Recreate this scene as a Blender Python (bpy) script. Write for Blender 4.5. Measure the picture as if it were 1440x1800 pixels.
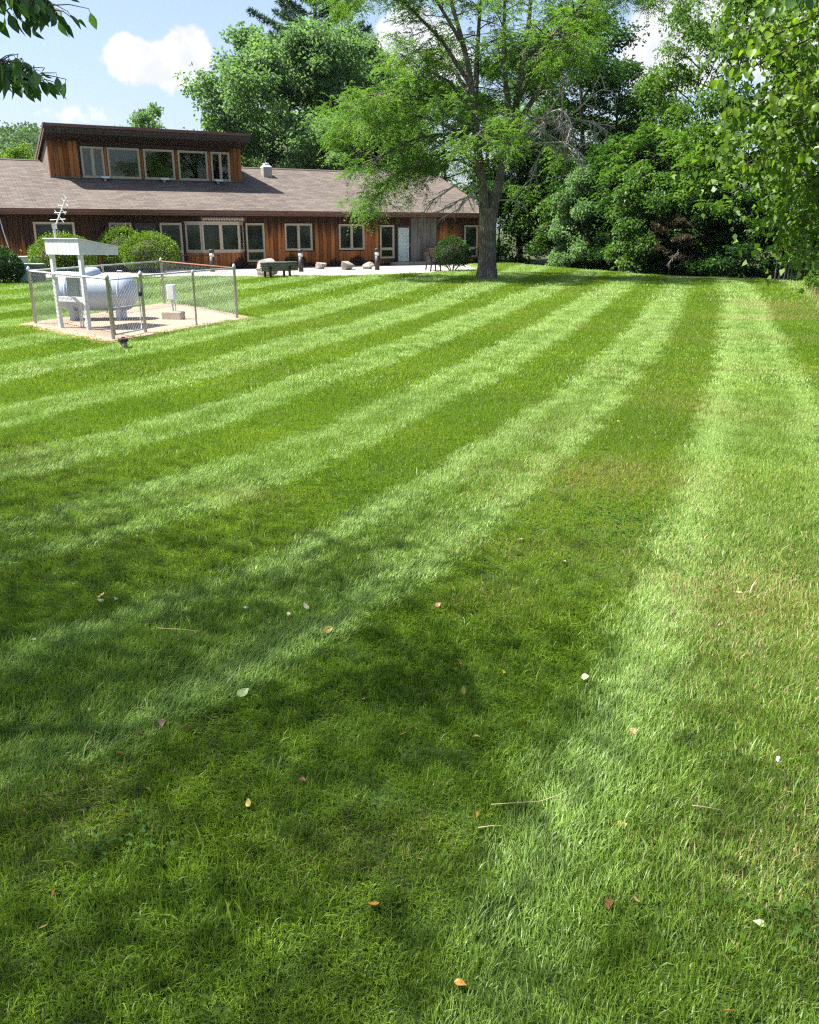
import bpy, math, random
import numpy as np
from mathutils import Vector, Matrix
R = math.radians
scene = bpy.context.scene
col = scene.collection
for o in list(bpy.data.objects):
    bpy.data.objects.remove(o)

# ------------------------------------------------------------------ camera
cam_d = bpy.data.cameras.new('camera')
cam = bpy.data.objects.new('camera', cam_d)
col.objects.link(cam)
cam.location = (0, 0, 1.9)
cam.rotation_euler = (R(90 - 18.297), 0, 0)
cam_d.sensor_fit = 'HORIZONTAL'
cam_d.sensor_width = 36
cam_d.lens = 37.5
cam_d.clip_start = 0.05
cam_d.clip_end = 4000
scene.camera = cam

# ------------------------------------------------------------------ light
SUN_B, SUN_E = R(-91), R(60)            # bearing (clockwise from +Y) and elevation
sun_dir = Vector((math.sin(SUN_B) * math.cos(SUN_E), math.cos(SUN_B) * math.cos(SUN_E), math.sin(SUN_E)))
sun_d = bpy.data.lights.new('sun', 'SUN')
sun_d.energy = 5.0
sun_d.angle = R(0.55)
sun_d.color = (1.0, 0.975, 0.92)
sun = bpy.data.objects.new('sun', sun_d)
col.objects.link(sun)
sun.location = (-30, 20, 40)
sun.rotation_euler = sun_dir.to_track_quat('Z', 'Y').to_euler()

scene.view_settings.view_transform = 'Standard'
scene.view_settings.look = 'None'
scene.view_settings.gamma = 1
scene.view_settings.exposure = 1.55
scene.view_settings.use_curve_mapping = False
try:
    scene.cycles.max_bounces = 8
    scene.cycles.diffuse_bounces = 4
    scene.cycles.transmission_bounces = 6
    scene.cycles.transparent_max_bounces = 12
    scene.cycles.caustics_reflective = False
    scene.cycles.caustics_refractive = False
    scene.cycles.use_denoising = False      # keeps single blades, leaves and wires crisp
    scene.cycles.filter_width = 1.25
    scene.cycles.sample_clamp_indirect = 6.0
except Exception:
    pass


# ------------------------------------------------------------------ node helpers
class NT:
    """Small wrapper round a node tree: every call makes one node and returns an output socket."""
    def __init__(s, tree):
        s.t = tree
        s.n = tree.nodes
        s.l = tree.links

    def put(s, sock, v):
        if v is None:
            return
        if isinstance(v, bpy.types.NodeSocket):
            s.l.new(v, sock)
        else:
            if isinstance(v, (tuple, list)) and sock.type == 'RGBA' and len(v) == 3:
                v = (*v, 1)
            sock.default_value = v

    def new(s, typ, **kw):
        nd = s.n.new(typ)
        for k, v in kw.items():
            setattr(nd, k, v)
        return nd

    def math(s, op, a, b=None, c=None, clamp=False):
        nd = s.new('ShaderNodeMath', operation=op, use_clamp=clamp)
        for i, v in enumerate((a, b, c)):
            if v is not None:
                s.put(nd.inputs[i], v)
        return nd.outputs[0]

    def vmath(s, op, a, b=None):
        nd = s.new('ShaderNodeVectorMath', operation=op)
        s.put(nd.inputs[0], a)
        if b is not None:
            s.put(nd.inputs[1], b)
        return nd.outputs['Value'] if op in ('DOT_PRODUCT', 'LENGTH') else nd.outputs[0]

    def smooth(s, v, a, b, lo=0.0, hi=1.0):
        nd = s.new('ShaderNodeMapRange', interpolation_type='SMOOTHSTEP')
        s.put(nd.inputs['Value'], v)
        s.put(nd.inputs['From Min'], a)
        s.put(nd.inputs['From Max'], b)
        nd.inputs['To Min'].default_value = lo
        nd.inputs['To Max'].default_value = hi
        return nd.outputs['Result']

    def noise(s, vec, scale, detail=4, rough=0.55, dim='3D', dist=0.0):
        nd = s.new('ShaderNodeTexNoise', noise_dimensions=dim)
        if vec is not None:
            s.put(nd.inputs['Vector'], vec)
        nd.inputs['Scale'].default_value = scale
        nd.inputs['Detail'].default_value = detail
        nd.inputs['Roughness'].default_value = rough
        nd.inputs['Distortion'].default_value = dist
        return nd.outputs['Fac']

    def voronoi(s, vec, scale, feature='F1', out='Distance'):
        nd = s.new('ShaderNodeTexVoronoi', feature=feature)
        s.put(nd.inputs['Vector'], vec)
        nd.inputs['Scale'].default_value = scale
        return nd.outputs[out]

    def mix(s, f, a, b, mode='MIX'):
        nd = s.new('ShaderNodeMix', data_type='RGBA', blend_type=mode)
        s.put(nd.inputs[0], f)
        s.put(nd.inputs[6], a)
        s.put(nd.inputs[7], b)
        return nd.outputs[2]

    def attr(s, name, kind='GEOMETRY'):
        nd = s.new('ShaderNodeAttribute', attribute_name=name, attribute_type=kind)
        return nd

    def scale(s, vec, xyz):
        nd = s.new('ShaderNodeMapping')
        s.put(nd.inputs['Vector'], vec)
        nd.inputs['Scale'].default_value = xyz
        return nd.outputs[0]

    def sep(s, vec):
        nd = s.new('ShaderNodeSeparateXYZ')
        s.put(nd.inputs[0], vec)
        return nd.outputs

    def bump(s, h, strength=0.5, dist=0.02):
        nd = s.new('ShaderNodeBump')
        nd.inputs['Strength'].default_value = strength
        nd.inputs['Distance'].default_value = dist
        s.put(nd.inputs['Height'], h)
        return nd.outputs[0]

    def pos(s):
        return s.new('ShaderNodeNewGeometry').outputs['Position']

    def obj(s, ob=None):
        nd = s.new('ShaderNodeTexCoord')
        if ob is not None:
            nd.object = ob
        return nd.outputs['Object']

    def rand(s):
        return s.new('ShaderNodeObjectInfo').outputs['Random']


def material(name):
    m = bpy.data.materials.new(name)
    m.use_nodes = True
    m.node_tree.nodes.clear()
    t = NT(m.node_tree)
    out = t.new('ShaderNodeOutputMaterial')
    return m, t, out


def principled(t, out, color, rough=0.7, metal=0.0, spec=0.4, normal=None, coat=None):
    b = t.new('ShaderNodeBsdfPrincipled')
    t.put(b.inputs['Base Color'], color)
    t.put(b.inputs['Roughness'], rough)
    t.put(b.inputs['Metallic'], metal)
    t.put(b.inputs['Specular IOR Level'], spec)
    if normal is not None:
        t.l.new(normal, b.inputs['Normal'])
    t.l.new(b.outputs[0], out.inputs['Surface'])
    return b


def plain(name, color, rough=0.7, metal=0.0, spec=0.4, var=0.25, scale=6.0, bump=0.0):
    """A worn, slightly mottled surface of one colour."""
    m, t, out = material(name)
    p = t.obj()
    n = t.noise(p, scale, 5, 0.6)
    n2 = t.noise(p, scale * 7, 3, 0.6)
    f = t.math('ADD', t.math('MULTIPLY', n, 0.7), t.math('MULTIPLY', n2, 0.3))
    f = t.smooth(f, 0.3, 0.7)
    dark = tuple(c * (1 - var) for c in color)
    lite = tuple(min(1, c * (1 + var * 0.5)) for c in color)
    c = t.mix(f, dark, lite)
    nm = t.bump(n2, bump, 0.01) if bump else None
    r = t.smooth(n, 0.2, 0.8, max(0.02, rough - 0.1), min(1, rough + 0.12))
    principled(t, out, c, r, metal, spec, nm)
    return m


# ------------------------------------------------------------------ sky
w = bpy.data.worlds.new('World')
scene.world = w
w.use_nodes = True
w.node_tree.nodes.clear()
t = NT(w.node_tree)
wo = t.new('ShaderNodeOutputWorld')
bg = t.new('ShaderNodeBackground')
bg.inputs['Strength'].default_value = 0.095
sky = t.new('ShaderNodeTexSky', sky_type='NISHITA', sun_disc=False)
sky.sun_elevation = SUN_E
sky.sun_rotation = SUN_B
sky.air_density = 1.0
sky.dust_density = 2.2
sky.ozone_density = 1.2
sky.altitude = 150
vec = t.new('ShaderNodeTexCoord').outputs['Generated']
x, y, z = t.sep(vec)
az = t.math('ARCTAN2', x, y)
el = t.math('ARCSINE', z)
wob = t.noise(vec, 17.0, 6, 0.6)
wob2 = t.noise(vec, 60.0, 5, 0.62)
wob = t.math('ADD', t.math('MULTIPLY', t.math('SUBTRACT', wob, 0.5), 1.0), t.math('MULTIPLY', t.math('SUBTRACT', wob2, 0.5), 0.45))
mask = None
# summer cumulus: bearing, elevation, half-width, half-height (degrees), density
for a, e, hw, hh, dn in ((-15.2, 9.0, 2.9, 1.15, 1.0), (-13.0, 10.2, 1.3, 1.2, 0.8), (-16.4, 9.9, 1.1, 0.9, 0.5), (-19.6, 6.3, 3.6, 0.9, 0.5),
                         (0.6, 9.6, 3.6, 3.0, 0.95), (15.0, 9.4, 3.2, 2.2, 0.95), (17.5, 12.4, 3.5, 1.6, 0.9), (23.5, 9.5, 4.0, 2.5, 0.9),
                         (-45, 14, 8, 3.5, 0.9), (-80, 18, 12, 5, 0.9), (48, 15, 9, 4, 0.9), (85, 22, 12, 6, 0.8), (130, 17, 14, 5, 0.9),
                         (-130, 20, 13, 6, 0.9), (175, 14, 15, 5, 0.9), (-10, 40, 12, 6, 0.7), (70, 50, 14, 7, 0.7)):
    da = t.math('DIVIDE', t.math('SUBTRACT', az, R(a)), R(hw))
    de = t.math('DIVIDE', t.math('SUBTRACT', el, R(e)), R(hh))
    d = t.math('ADD', t.math('MULTIPLY', da, da), t.math('MULTIPLY', de, de))
    v = t.math('MULTIPLY', t.math('EXPONENT', t.math('MULTIPLY', d, -0.9)), dn)
    mask = v if mask is None else t.math('ADD', mask, v)
mask = t.smooth(t.math('ADD', mask, t.math('MULTIPLY', wob, 0.9)), 0.36, 0.60, 0.0, 0.95)
cc = t.mix(t.smooth(t.noise(vec, 30.0, 4), 0.35, 0.65), (3.3, 3.4, 3.6), (4.8, 4.75, 4.7))
# thin summer haze whitening the air towards the horizon
hz = t.smooth(el, R(-2), R(34), 0.30, 0.05)
base = t.mix(hz, t.mix(1.0, sky.outputs[0], (0.80, 0.80, 0.84), 'MULTIPLY'), (2.2, 2.6, 3.2))
t.l.new(t.mix(mask, base, cc), bg.inputs['Color'])
t.l.new(bg.outputs[0], wo.inputs['Surface'])


# ------------------------------------------------------------------ object helpers
def link(ob, parent=None):
    col.objects.link(ob)
    if parent is not None:
        ob.parent = parent
    return ob


def tag(ob, label=None, cat=None, group=None, kind=None):
    for k, v in (('label', label), ('category', cat), ('group', group), ('kind', kind)):
        if v:
            ob[k] = v
    return ob


def empty(name, loc=(0, 0, 0), rz=0.0, label=None, cat=None, group=None, parent=None):
    o = bpy.data.objects.new(name, None)
    o.empty_display_size = 0.3
    link(o, parent)
    o.location = loc
    o.rotation_euler = (0, 0, rz)
    return tag(o, label, cat, group)


class MB:
    """Collects vertices and faces; build() links them as ONE mesh object."""
    def __init__(s):
        s.v = []
        s.f = []

    def add(s, vs, fs):
        b = len(s.v)
        s.v.extend([tuple(map(float, q)) for q in vs])
        s.f.extend([tuple(i + b for i in f) for f in fs])
        return s

    def box(s, c, size, rz=0.0, ch=0.0):
        """Box by centre and size, edges chamfered by ch in plan."""
        hx, hy, hz_ = size[0] / 2, size[1] / 2, size[2] / 2
        if ch > 0:
            ch = min(ch, hx * .45, hy * .45)
            ring = [(-hx + ch, -hy), (hx - ch, -hy), (hx, -hy + ch), (hx, hy - ch), (hx - ch, hy), (-hx + ch, hy), (-hx, hy - ch), (-hx, -hy + ch)]
        else:
            ring = [(-hx, -hy), (hx, -hy), (hx, hy), (-hx, hy)]
        n = len(ring)
        co, si = math.cos(rz), math.sin(rz)
        vs = []
        for zz in (-hz_, hz_):
            for (px, py) in ring:
                vs.append((c[0] + px * co - py * si, c[1] + px * si + py * co, c[2] + zz))
        fs = [tuple(range(n))[::-1], tuple(range(n, 2 * n))]
        fs += [(i, (i + 1) % n, n + (i + 1) % n, n + i) for i in range(n)]
        return s.add(vs, fs)

    def bar(s, p0, p1, wdt, hgt, up=(0, 0, 1)):
        """Rectangular bar between two points."""
        p0, p1 = Vector(p0), Vector(p1)
        d = (p1 - p0).normalized()
        u = Vector(up)
        sd = d.cross(u)
        if sd.length < 1e-4:
            sd = d.cross(Vector((1, 0, 0)))
        sd.normalize()
        u = sd.cross(d).normalized()
        vs = []
        for q in (p0, p1):
            for a, b in ((-1, -1), (1, -1), (1, 1), (-1, 1)):
                vs.append(q + sd * (a * wdt / 2) + u * (b * hgt / 2))
        return s.add(vs, [(0, 1, 2, 3), (7, 6, 5, 4), (0, 4, 5, 1), (1, 5, 6, 2), (2, 6, 7, 3), (3, 7, 4, 0)])

    def tube(s, pts, rad, n=8, cap=True):
        """Tapered tube along a polyline."""
        pts = [Vector(p) for p in pts]
        if not isinstance(rad, (list, tuple)):
            rad = [rad] * len(pts)
        ref = Vector((0.31, 0.17, 0.93))
        vs, fs = [], []
        for i, p in enumerate(pts):
            d = (pts[min(i + 1, len(pts) - 1)] - pts[max(i - 1, 0)])
            d = d.normalized() if d.length > 1e-9 else Vector((0, 0, 1))
            a = d.cross(ref)
            if a.length < 1e-3:
                a = d.cross(Vector((1, 0, 0)))
            a.normalize()
            b = d.cross(a)
            for k in range(n):
                th = 2 * math.pi * k / n
                vs.append(p + (a * math.cos(th) + b * math.sin(th)) * rad[i])
        for i in range(len(pts) - 1):
            for k in range(n):
                k2 = (k + 1) % n
                fs.append((i * n + k, i * n + k2, (i + 1) * n + k2, (i + 1) * n + k))
        if cap:
            fs.append(tuple(range(n))[::-1])
            fs.append(tuple(range((len(pts) - 1) * n, len(pts) * n)))
        return s.add(vs, fs)

    def lathe(s, prof, n=24, c=(0, 0, 0)):
        """Surface of revolution about z: prof is a list of (radius, z)."""
        vs, fs = [], []
        for r, zz in prof:
            for k in range(n):
                th = 2 * math.pi * k / n
                vs.append((c[0] + r * math.cos(th), c[1] + r * math.sin(th), c[2] + zz))
        for i in range(len(prof) - 1):
            for k in range(n):
                k2 = (k + 1) % n
                fs.append((i * n + k, i * n + k2, (i + 1) * n + k2, (i + 1) * n + k))
        if prof[0][0] > 1e-6:
            fs.append(tuple(range(n))[::-1])
        if prof[-1][0] > 1e-6:
            fs.append(tuple(range((len(prof) - 1) * n, len(prof) * n)))
        return s.add(vs, fs)

    def prism(s, poly, ax, a, b):
        """Polygon poly (2-D) extruded along axis ax ('x','y','z') from a to b."""
        n = len(poly)
        vs = []
        for k in (a, b):
            for (u, v) in poly:
                vs.append({'x': (k, u, v), 'y': (u, k, v), 'z': (u, v, k)}[ax])
        fs = [tuple(range(n))[::-1], tuple(range(n, 2 * n))]
        fs += [(i, (i + 1) % n, n + (i + 1) % n, n + i) for i in range(n)]
        return s.add(vs, fs)

    def mesh(s, name, smooth=False):
        me = bpy.data.meshes.new(name)
        me.from_pydata(s.v, [], s.f)
        me.validate()
        if smooth:
            me.shade_smooth()
        import bmesh
        bm = bmesh.new()
        bm.from_mesh(me)
        bmesh.ops.recalc_face_normals(bm, faces=bm.faces)
        bm.to_mesh(me)
        bm.free()
        return me

    def build(s, name, m, parent=None, smooth=False, bevel=0.0):
        ob = bpy.data.objects.new(name, s.mesh(name, smooth))
        if m is not None:
            ob.data.materials.append(m)
        link(ob, parent)
        if bevel:
            md = ob.modifiers.new('bevel', 'BEVEL')
            md.width = bevel
            md.segments = 2
            md.limit_method = 'ANGLE'
        return ob


def copy_tree(o, parent=None):
    c = o.copy()
    link(c, parent)
    if parent is not None:
        c.parent = parent
    for ch in list(o.children):
        copy_tree(ch, c)
    return c


def quads_object(name, V, Q, m, parent=None, attrs=None, smooth=False, kind=None):
    """Mesh object from numpy arrays: V (n,3), Q (m,4)."""
    me = bpy.data.meshes.new(name)
    V = np.ascontiguousarray(V, dtype=np.float32)
    Q = np.ascontiguousarray(Q, dtype=np.int32)
    k = Q.shape[1]
    me.vertices.add(len(V))
    me.vertices.foreach_set('co', V.ravel())
    me.loops.add(Q.size)
    me.loops.foreach_set('vertex_index', Q.ravel())
    me.polygons.add(len(Q))
    me.polygons.foreach_set('loop_start', np.arange(0, Q.size, k, dtype=np.int32))
    me.update(calc_edges=True)
    for an, av in (attrs or {}).items():
        at = me.attributes.new(an, 'FLOAT', 'POINT')
        at.data.foreach_set('value', np.ascontiguousarray(av, dtype=np.float32))
    if smooth:
        me.shade_smooth()
    if m is not None:
        me.materials.append(m)
    ob = bpy.data.objects.new(name, me)
    link(ob, parent)
    if kind:
        ob['kind'] = kind
    return ob


# ------------------------------------------------------------------ ground
def gz(x, y):
    """Height of the lawn: it falls a little towards the camera."""
    t_ = np.clip(np.asarray(y, float) / 24.0, 0, 1)
    return -0.25 * (1 - t_) ** 1.5 + 0.012 * np.sin(np.asarray(x, float) * 1.3 + 0.7 * np.asarray(y, float)) * np.clip((np.asarray(y, float)) / 8, 0, 1)


# edges between mower passes: for each distance y the x of every edge, from the right-hand pass leftwards
SY = np.array([-3, 0, 1.5, 2.2, 3, 4, 5, 6, 7.5, 9, 11, 13, 16, 20, 25, 30, 36, 44, 58.])
SX = np.array([
    [0.21, 1.32, 1.87, 2.13, 2.43, 2.79, 3.16, 3.53, 4.08, 4.59, 5.25, 5.9, 6.93, 8.34, 10.15, 11.75, 13.63, 16.14, 20.53],
    [-1.18, -0.43, -0.05, 0.13, 0.48, 0.99, 1.42, 1.85, 2.45, 3.07, 3.85, 4.61, 5.72, 7.15, 8.91, 10.58, 12.45, 14.93, 19.28],
    [-9.44, -5.34, -3.29, -2.33, -1.24, -0.44, 0.16, 0.7, 1.38, 2.02, 2.83, 3.63, 4.77, 6.19, 7.87, 9.56, 11.57, 14.27, 18.98],
    [-11.2, -7.34, -5.41, -4.51, -3.48, -2.2, -1.17, -0.53, 0.26, 1.0, 1.9, 2.73, 3.85, 5.22, 6.91, 8.6, 10.64, 13.34, 18.08],
    [-14.81, -10.27, -8.0, -6.94, -5.73, -4.22, -2.71, -1.65, -0.79, -0.09, 0.82, 1.66, 2.82, 4.18, 5.88, 7.58, 9.62, 12.34, 17.09],
    [-16, -11.4, -9.02, -8.0, -6.9, -5.4, -4.1, -2.95, -1.82, -0.95, -0.07, 0.69, 1.78, 3.13, 4.81, 6.49, 8.51, 11.2, 15.9],
    [-17, -12.45, -10.17, -9.2, -8.1, -6.6, -5.3, -4.31, -3.03, -2.07, -1.29, -0.38, 0.74, 2.1, 3.75, 5.39, 7.37, 10.01, 14.63],
    [-18, -13.5, -11.4, -10.3, -9.1, -7.7, -6.4, -5.3, -4.06, -3.0, -2.05, -1.3, -0.2, 1.09, 2.67, 4.25, 6.15, 8.68, 13.11],
    [-19, -14.8, -12.6, -11.5, -10.2, -8.7, -7.5, -6.5, -5.2, -4.27, -3.3, -2.33, -1.17, 0.27, 1.63, 2.99, 4.63, 6.8, 10.61],
    [-20, -16, -13.8, -12.6, -11.4, -9.8, -8.6, -7.6, -6.42, -5.44, -4.27, -3.37, -2.43, -0.93, 0.59, 1.68, 3.0, 4.76, 7.83],
    [-21, -17, -15, -13.8, -12.6, -11, -9.8, -8.8, -7.6, -6.64, -5.72, -4.89, -3.62, -2.11, -0.73, 0.41, 1.79, 3.62, 6.52],
    [-22, -18, -16, -15, -13.8, -12.2, -11, -10, -8.9, -8.05, -7.25, -6.25, -5.0, -3.55, -2.2, -1.2, -0.2, 1.3, 4.2],
    [-23, -19.2, -17.2, -16.2, -15, -13.4, -12.3, -11.3, -10.2, -9.39, -8.54, -7.6, -6.3, -4.74, -3.4, -2.4, -1.2, 0.3, 3.2]])


def stripe_field(x, y):
    """(sheen -1..1, direction x, direction y): which way each mower pass laid the grass."""
    x = np.asarray(x, float)
    y = np.asarray(y, float)
    E = np.stack([np.interp(y, SY, r) for r in SX])             # (13, n)
    D = np.stack([np.interp(y + 0.4, SY, r) for r in SX]) - np.stack([np.interp(y - 0.4, SY, r) for r in SX])
    last = E[-1]
    k = np.zeros_like(x)
    for i in range(len(E) - 1):
        hi, lo = E[i], E[i + 1]
        wd = np.maximum(hi - lo, 0.3)
        ins = (x <= hi) & (x > lo)
        k[ins] = (i + (hi - x) / wd)[ins]
    right = x > E[0]
    k[right] = ((E[0] - x) / 1.25)[right]
    left = x <= last
    k[left] = (len(E) - 1 + (last - x) / 1.3)[left]
    ki = np.clip(k, 0, len(E) - 1).astype(int)
    slope = np.take_along_axis(D, ki[None, :], 0)[0] / 0.8
    nrm = np.sqrt(slope ** 2 + 1)
    fr = k - np.floor(k)
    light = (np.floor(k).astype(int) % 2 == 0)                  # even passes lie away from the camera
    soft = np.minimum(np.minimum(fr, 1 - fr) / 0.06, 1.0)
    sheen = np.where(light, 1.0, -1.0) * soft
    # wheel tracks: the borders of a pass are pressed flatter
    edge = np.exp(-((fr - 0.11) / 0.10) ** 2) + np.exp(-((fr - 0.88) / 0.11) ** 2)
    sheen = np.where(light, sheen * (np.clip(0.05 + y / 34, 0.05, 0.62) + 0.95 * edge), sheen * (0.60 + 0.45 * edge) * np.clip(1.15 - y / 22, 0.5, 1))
    # right of the last pass the near turf was cut crosswise: no clear lay
    cross = right & (y < 14)
    sheen = np.where(cross, (vnoise(x, y, 41, 3, 0.8) - 0.5) * 1.3 * np.clip((14 - y) / 6, 0, 1) - 0.75 * np.clip((y - 8) / 6, 0, 1), sheen)
    return sheen, slope / nrm, 1 / nrm


def lawn_right(y):
    return np.interp(y, [-6, 10, 18, 22, 28, 31, 33.4, 35.3, 36.6, 40, 45.2, 53.9, 57], [9.4, 9.2, 9.6, 10.4, 12.6, 14.0, 15.2, 14.2, 11.4, 9.9, 8.4, 5.6, 4.6])


def vnoise(x, y, seed=0, octaves=4, base=1.0):
    """Smooth value noise 0..1 (numpy)."""
    x = np.asarray(x, float)
    y = np.asarray(y, float)
    tot = np.zeros_like(x)
    amp, norm, fq = 1.0, 0.0, base
    for o_ in range(octaves):
        def h(i, j):
            q = np.sin(i * 127.1 + j * 311.7 + (seed + o_) * 74.7) * 43758.5453
            return q - np.floor(q)
        xi, yi = np.floor(x * fq), np.floor(y * fq)
        u, v = x * fq - xi, y * fq - yi
        u, v = u * u * (3 - 2 * u), v * v * (3 - 2 * v)
        tot += amp * ((h(xi, yi) * (1 - u) + h(xi + 1, yi) * u) * (1 - v) + (h(xi, yi + 1) * (1 - u) + h(xi + 1, yi + 1) * u) * v)
        norm += amp
        amp *= 0.5
        fq *= 2.03
    return tot / norm


DRY_SPOTS = ((0.45, 4.6, 0.35, 0.28), (2.1, 4.7, 0.5, 0.4), (8.6, 20.0, 1.6, 0.6), (9.6, 23.0, 1.0, 2.2), (0.75, 5.5, 0.5, 0.25), (-1.3, 6.6, 0.5, 0.25), (-1.3, 2.75, 0.3, 0.3), (-0.15, 2.55, 0.35, 0.15), (1.5, 2.45, 0.5, 0.3), (1.75, 7.2, 0.5, 0.5), (3.3, 10.3, 0.5, 1.0))


def dryness(x, y):
    d = np.clip((vnoise(x, y, 3, 4, 0.55) - 0.56) * 3.2, 0, 1) * 0.30
    d = d + np.clip((np.asarray(x) - 0.9) * 0.3, 0, 0.20) * np.clip((9 - np.asarray(y)) / 4, 0, 1)
    for (a, b, sa, sb) in DRY_SPOTS:
        d = d + (0.34 if b < 15 else 0.7) * np.exp(-((x - a) / sa) ** 2 - ((y - b) / sb) ** 2)
    return np.clip(d, 0, 1)


# one sheet out to the horizon
gx = np.unique(np.concatenate([np.linspace(-1600, -60, 14), np.linspace(-60, 60, 61), np.linspace(60, 1600, 14)]))
gy = np.unique(np.concatenate([np.linspace(-1200, -20, 8), np.linspace(-20, 80, 51), np.linspace(80, 1600, 18)]))
X, Y = np.meshgrid(gx, gy, indexing='ij')
inside = (Y < 57) & (Y > -8) & (X > -34) & (X < lawn_right(Y) + 0.4)
far = np.hypot(X, Y - 20)
Z = gz(X, Y) - 0.03 - np.where(inside, 0.0, 0.10) + np.where(far > 60, vnoise(X, Y, 9, 3, 0.02) * np.clip((far - 60) / 200, 0, 1) * 2.0, 0)
nx, ny = len(gx), len(gy)
idx = np.arange(nx * ny).reshape(nx, ny)
Q = np.stack([idx[:-1, :-1], idx[1:, :-1], idx[1:, 1:], idx[:-1, 1:]], -1).reshape(-1, 4)
m, t, out = material('woodland_floor')
p = t.pos()
c = t.mix(t.smooth(t.noise(p, 1.7, 6, 0.65), 0.35, 0.65), (0.035, 0.030, 0.018), (0.06, 0.075, 0.025))
c = t.mix(t.smooth(t.noise(p, 0.15, 3), 0.45, 0.6), c, (0.05, 0.085, 0.02))
principled(t, out, c, 0.95, 0, 0.1, t.bump(t.noise(p, 14, 5), 0.8, 0.05))
tag(quads_object('ground', np.stack([X, Y, Z], -1).reshape(-1, 3), Q, m, smooth=True), kind='structure')

# the mown lawn, a sheet just above it
rows = np.unique(np.concatenate([np.arange(-5, 16, 0.14), np.arange(16, 57.01, 0.22)]))
NC = 300
u = np.linspace(0, 1, NC) ** 0.8
X = np.stack([-33 + u * (lawn_right(r) + 33) for r in rows])
Y = np.repeat(rows[:, None], NC, 1)
Z = gz(X, Y)
sh, dx, dy = stripe_field(X.ravel(), Y.ravel())
dr = dryness(X.ravel(), Y.ravel())
idx = np.arange(X.size).reshape(X.shape)
Q = np.stack([idx[:-1, :-1], idx[:-1, 1:], idx[1:, 1:], idx[1:, :-1]], -1).reshape(-1, 4)
m, t, out = material('lawn_thatch')
p = t.pos()
st = t.attr('sheen').outputs['Fac']
dry = t.attr('dry').outputs['Fac']
n1 = t.noise(p, 2.2, 6, 0.65)
n2 = t.noise(p, 55, 4, 0.7)
c = t.mix(t.smooth(n1, 0.3, 0.7), (0.045, 0.095, 0.012), (0.070, 0.130, 0.018))
c = t.mix(t.smooth(n2, 0.38, 0.62), t.mix(0.65, c, (0.03, 0.045, 0.01)), c)
c = t.mix(t.math('MULTIPLY', dry, 0.6), c, (0.17, 0.15, 0.06))
principled(t, out, c, 0.9, 0, 0.15, t.bump(t.noise(p, 40, 5, 0.7), 1.0, 0.04))
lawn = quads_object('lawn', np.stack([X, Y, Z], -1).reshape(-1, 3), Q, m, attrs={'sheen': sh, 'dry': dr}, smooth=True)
tag(lawn, kind='structure')


# ------------------------------------------------------------------ grass
def foliage_mat(name, c_lo, c_hi, trans=0.4, gloss=0.025, rough=0.5, attr='tint', trans_boost=(1.25, 1.35, 0.6), hue=None):
    """Leaf surface: matt front, light coming through, a little wax."""
    m, t, out = material(name)
    tn = t.attr(attr).outputs['Fac']
    c = t.mix(tn, c_lo, c_hi)
    if hue:
        c = t.mix(t.math('MULTIPLY', t.smooth(t.noise(t.pos(), hue[1], 3), 0.5, 0.72), hue[2]), c, hue[0])
    d = t.new('ShaderNodeBsdfDiffuse')
    t.put(d.inputs['Color'], c)
    tr = t.new('ShaderNodeBsdfTranslucent')
    t.put(tr.inputs['Color'], t.mix(1.0, c, trans_boost, 'MULTIPLY'))
    gl = t.new('ShaderNodeBsdfGlossy')
    gl.inputs['Roughness'].default_value = rough
    gl.inputs['Color'].default_value = (0.9, 0.95, 1.0, 1)
    a = t.new('ShaderNodeMixShader')
    a.inputs[0].default_value = trans
    t.l.new(d.outputs[0], a.inputs[1])
    t.l.new(tr.outputs[0], a.inputs[2])
    b = t.new('ShaderNodeMixShader')
    b.inputs[0].default_value = gloss
    t.l.new(a.outputs[0], b.inputs[1])
    t.l.new(gl.outputs[0], b.inputs[2])
    t.l.new(b.outputs[0], out.inputs['Surface'])
    return m


def grass_mat():
    m, t, out = material('grass_blades')
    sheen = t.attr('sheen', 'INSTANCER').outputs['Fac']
    dry = t.attr('dry', 'INSTANCER').outputs['Fac']
    tone = t.attr('tone', 'INSTANCER').outputs['Fac']
    tn = t.attr('tint').outputs['Fac']
    hh = t.attr('along').outputs['Fac']
    c = t.mix(tone, (0.092, 0.188, 0.014), (0.192, 0.292, 0.028))
    c = t.mix(t.smooth(tn, 0.0, 1.0, 0, 0.55), c, (0.235, 0.305, 0.040))
    # mowing sheen painted in: blades laid away get a paler, bluish colour
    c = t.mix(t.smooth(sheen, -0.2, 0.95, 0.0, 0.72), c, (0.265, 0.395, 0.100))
    # straw: dead blades, more of them in dry turf
    dead = t.smooth(t.math('ADD', tn, t.math('MULTIPLY', dry, 0.75)), 0.95, 1.06)
    c = t.mix(dead, c, (0.36, 0.30, 0.13))
    base = t.mix(t.smooth(hh, 0.0, 0.35), t.mix(0.6, c, (0.16, 0.15, 0.06)), c)
    d = t.new('ShaderNodeBsdfDiffuse')
    t.put(d.inputs['Color'], base)
    tr = t.new('ShaderNodeBsdfTranslucent')
    t.put(tr.inputs['Color'], t.mix(1.0, base, (1.15, 1.3, 0.6), 'MULTIPLY'))
    gl = t.new('ShaderNodeBsdfGlossy')
    gl.inputs['Roughness'].default_value = 0.42
    a = t.new('ShaderNodeMixShader')
    a.inputs[0].default_value = 0.42
    t.l.new(d.outputs[0], a.inputs[1])
    t.l.new(tr.outputs[0], a.inputs[2])
    b = t.new('ShaderNodeMixShader')
    b.inputs[0].default_value = 0.022
    t.l.new(a.outputs[0], b.inputs[1])
    t.l.new(gl.outputs[0], b.inputs[2])
    t.l.new(b.outputs[0], out.inputs['Surface'])
    return m


M_grass = grass_mat()


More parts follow.
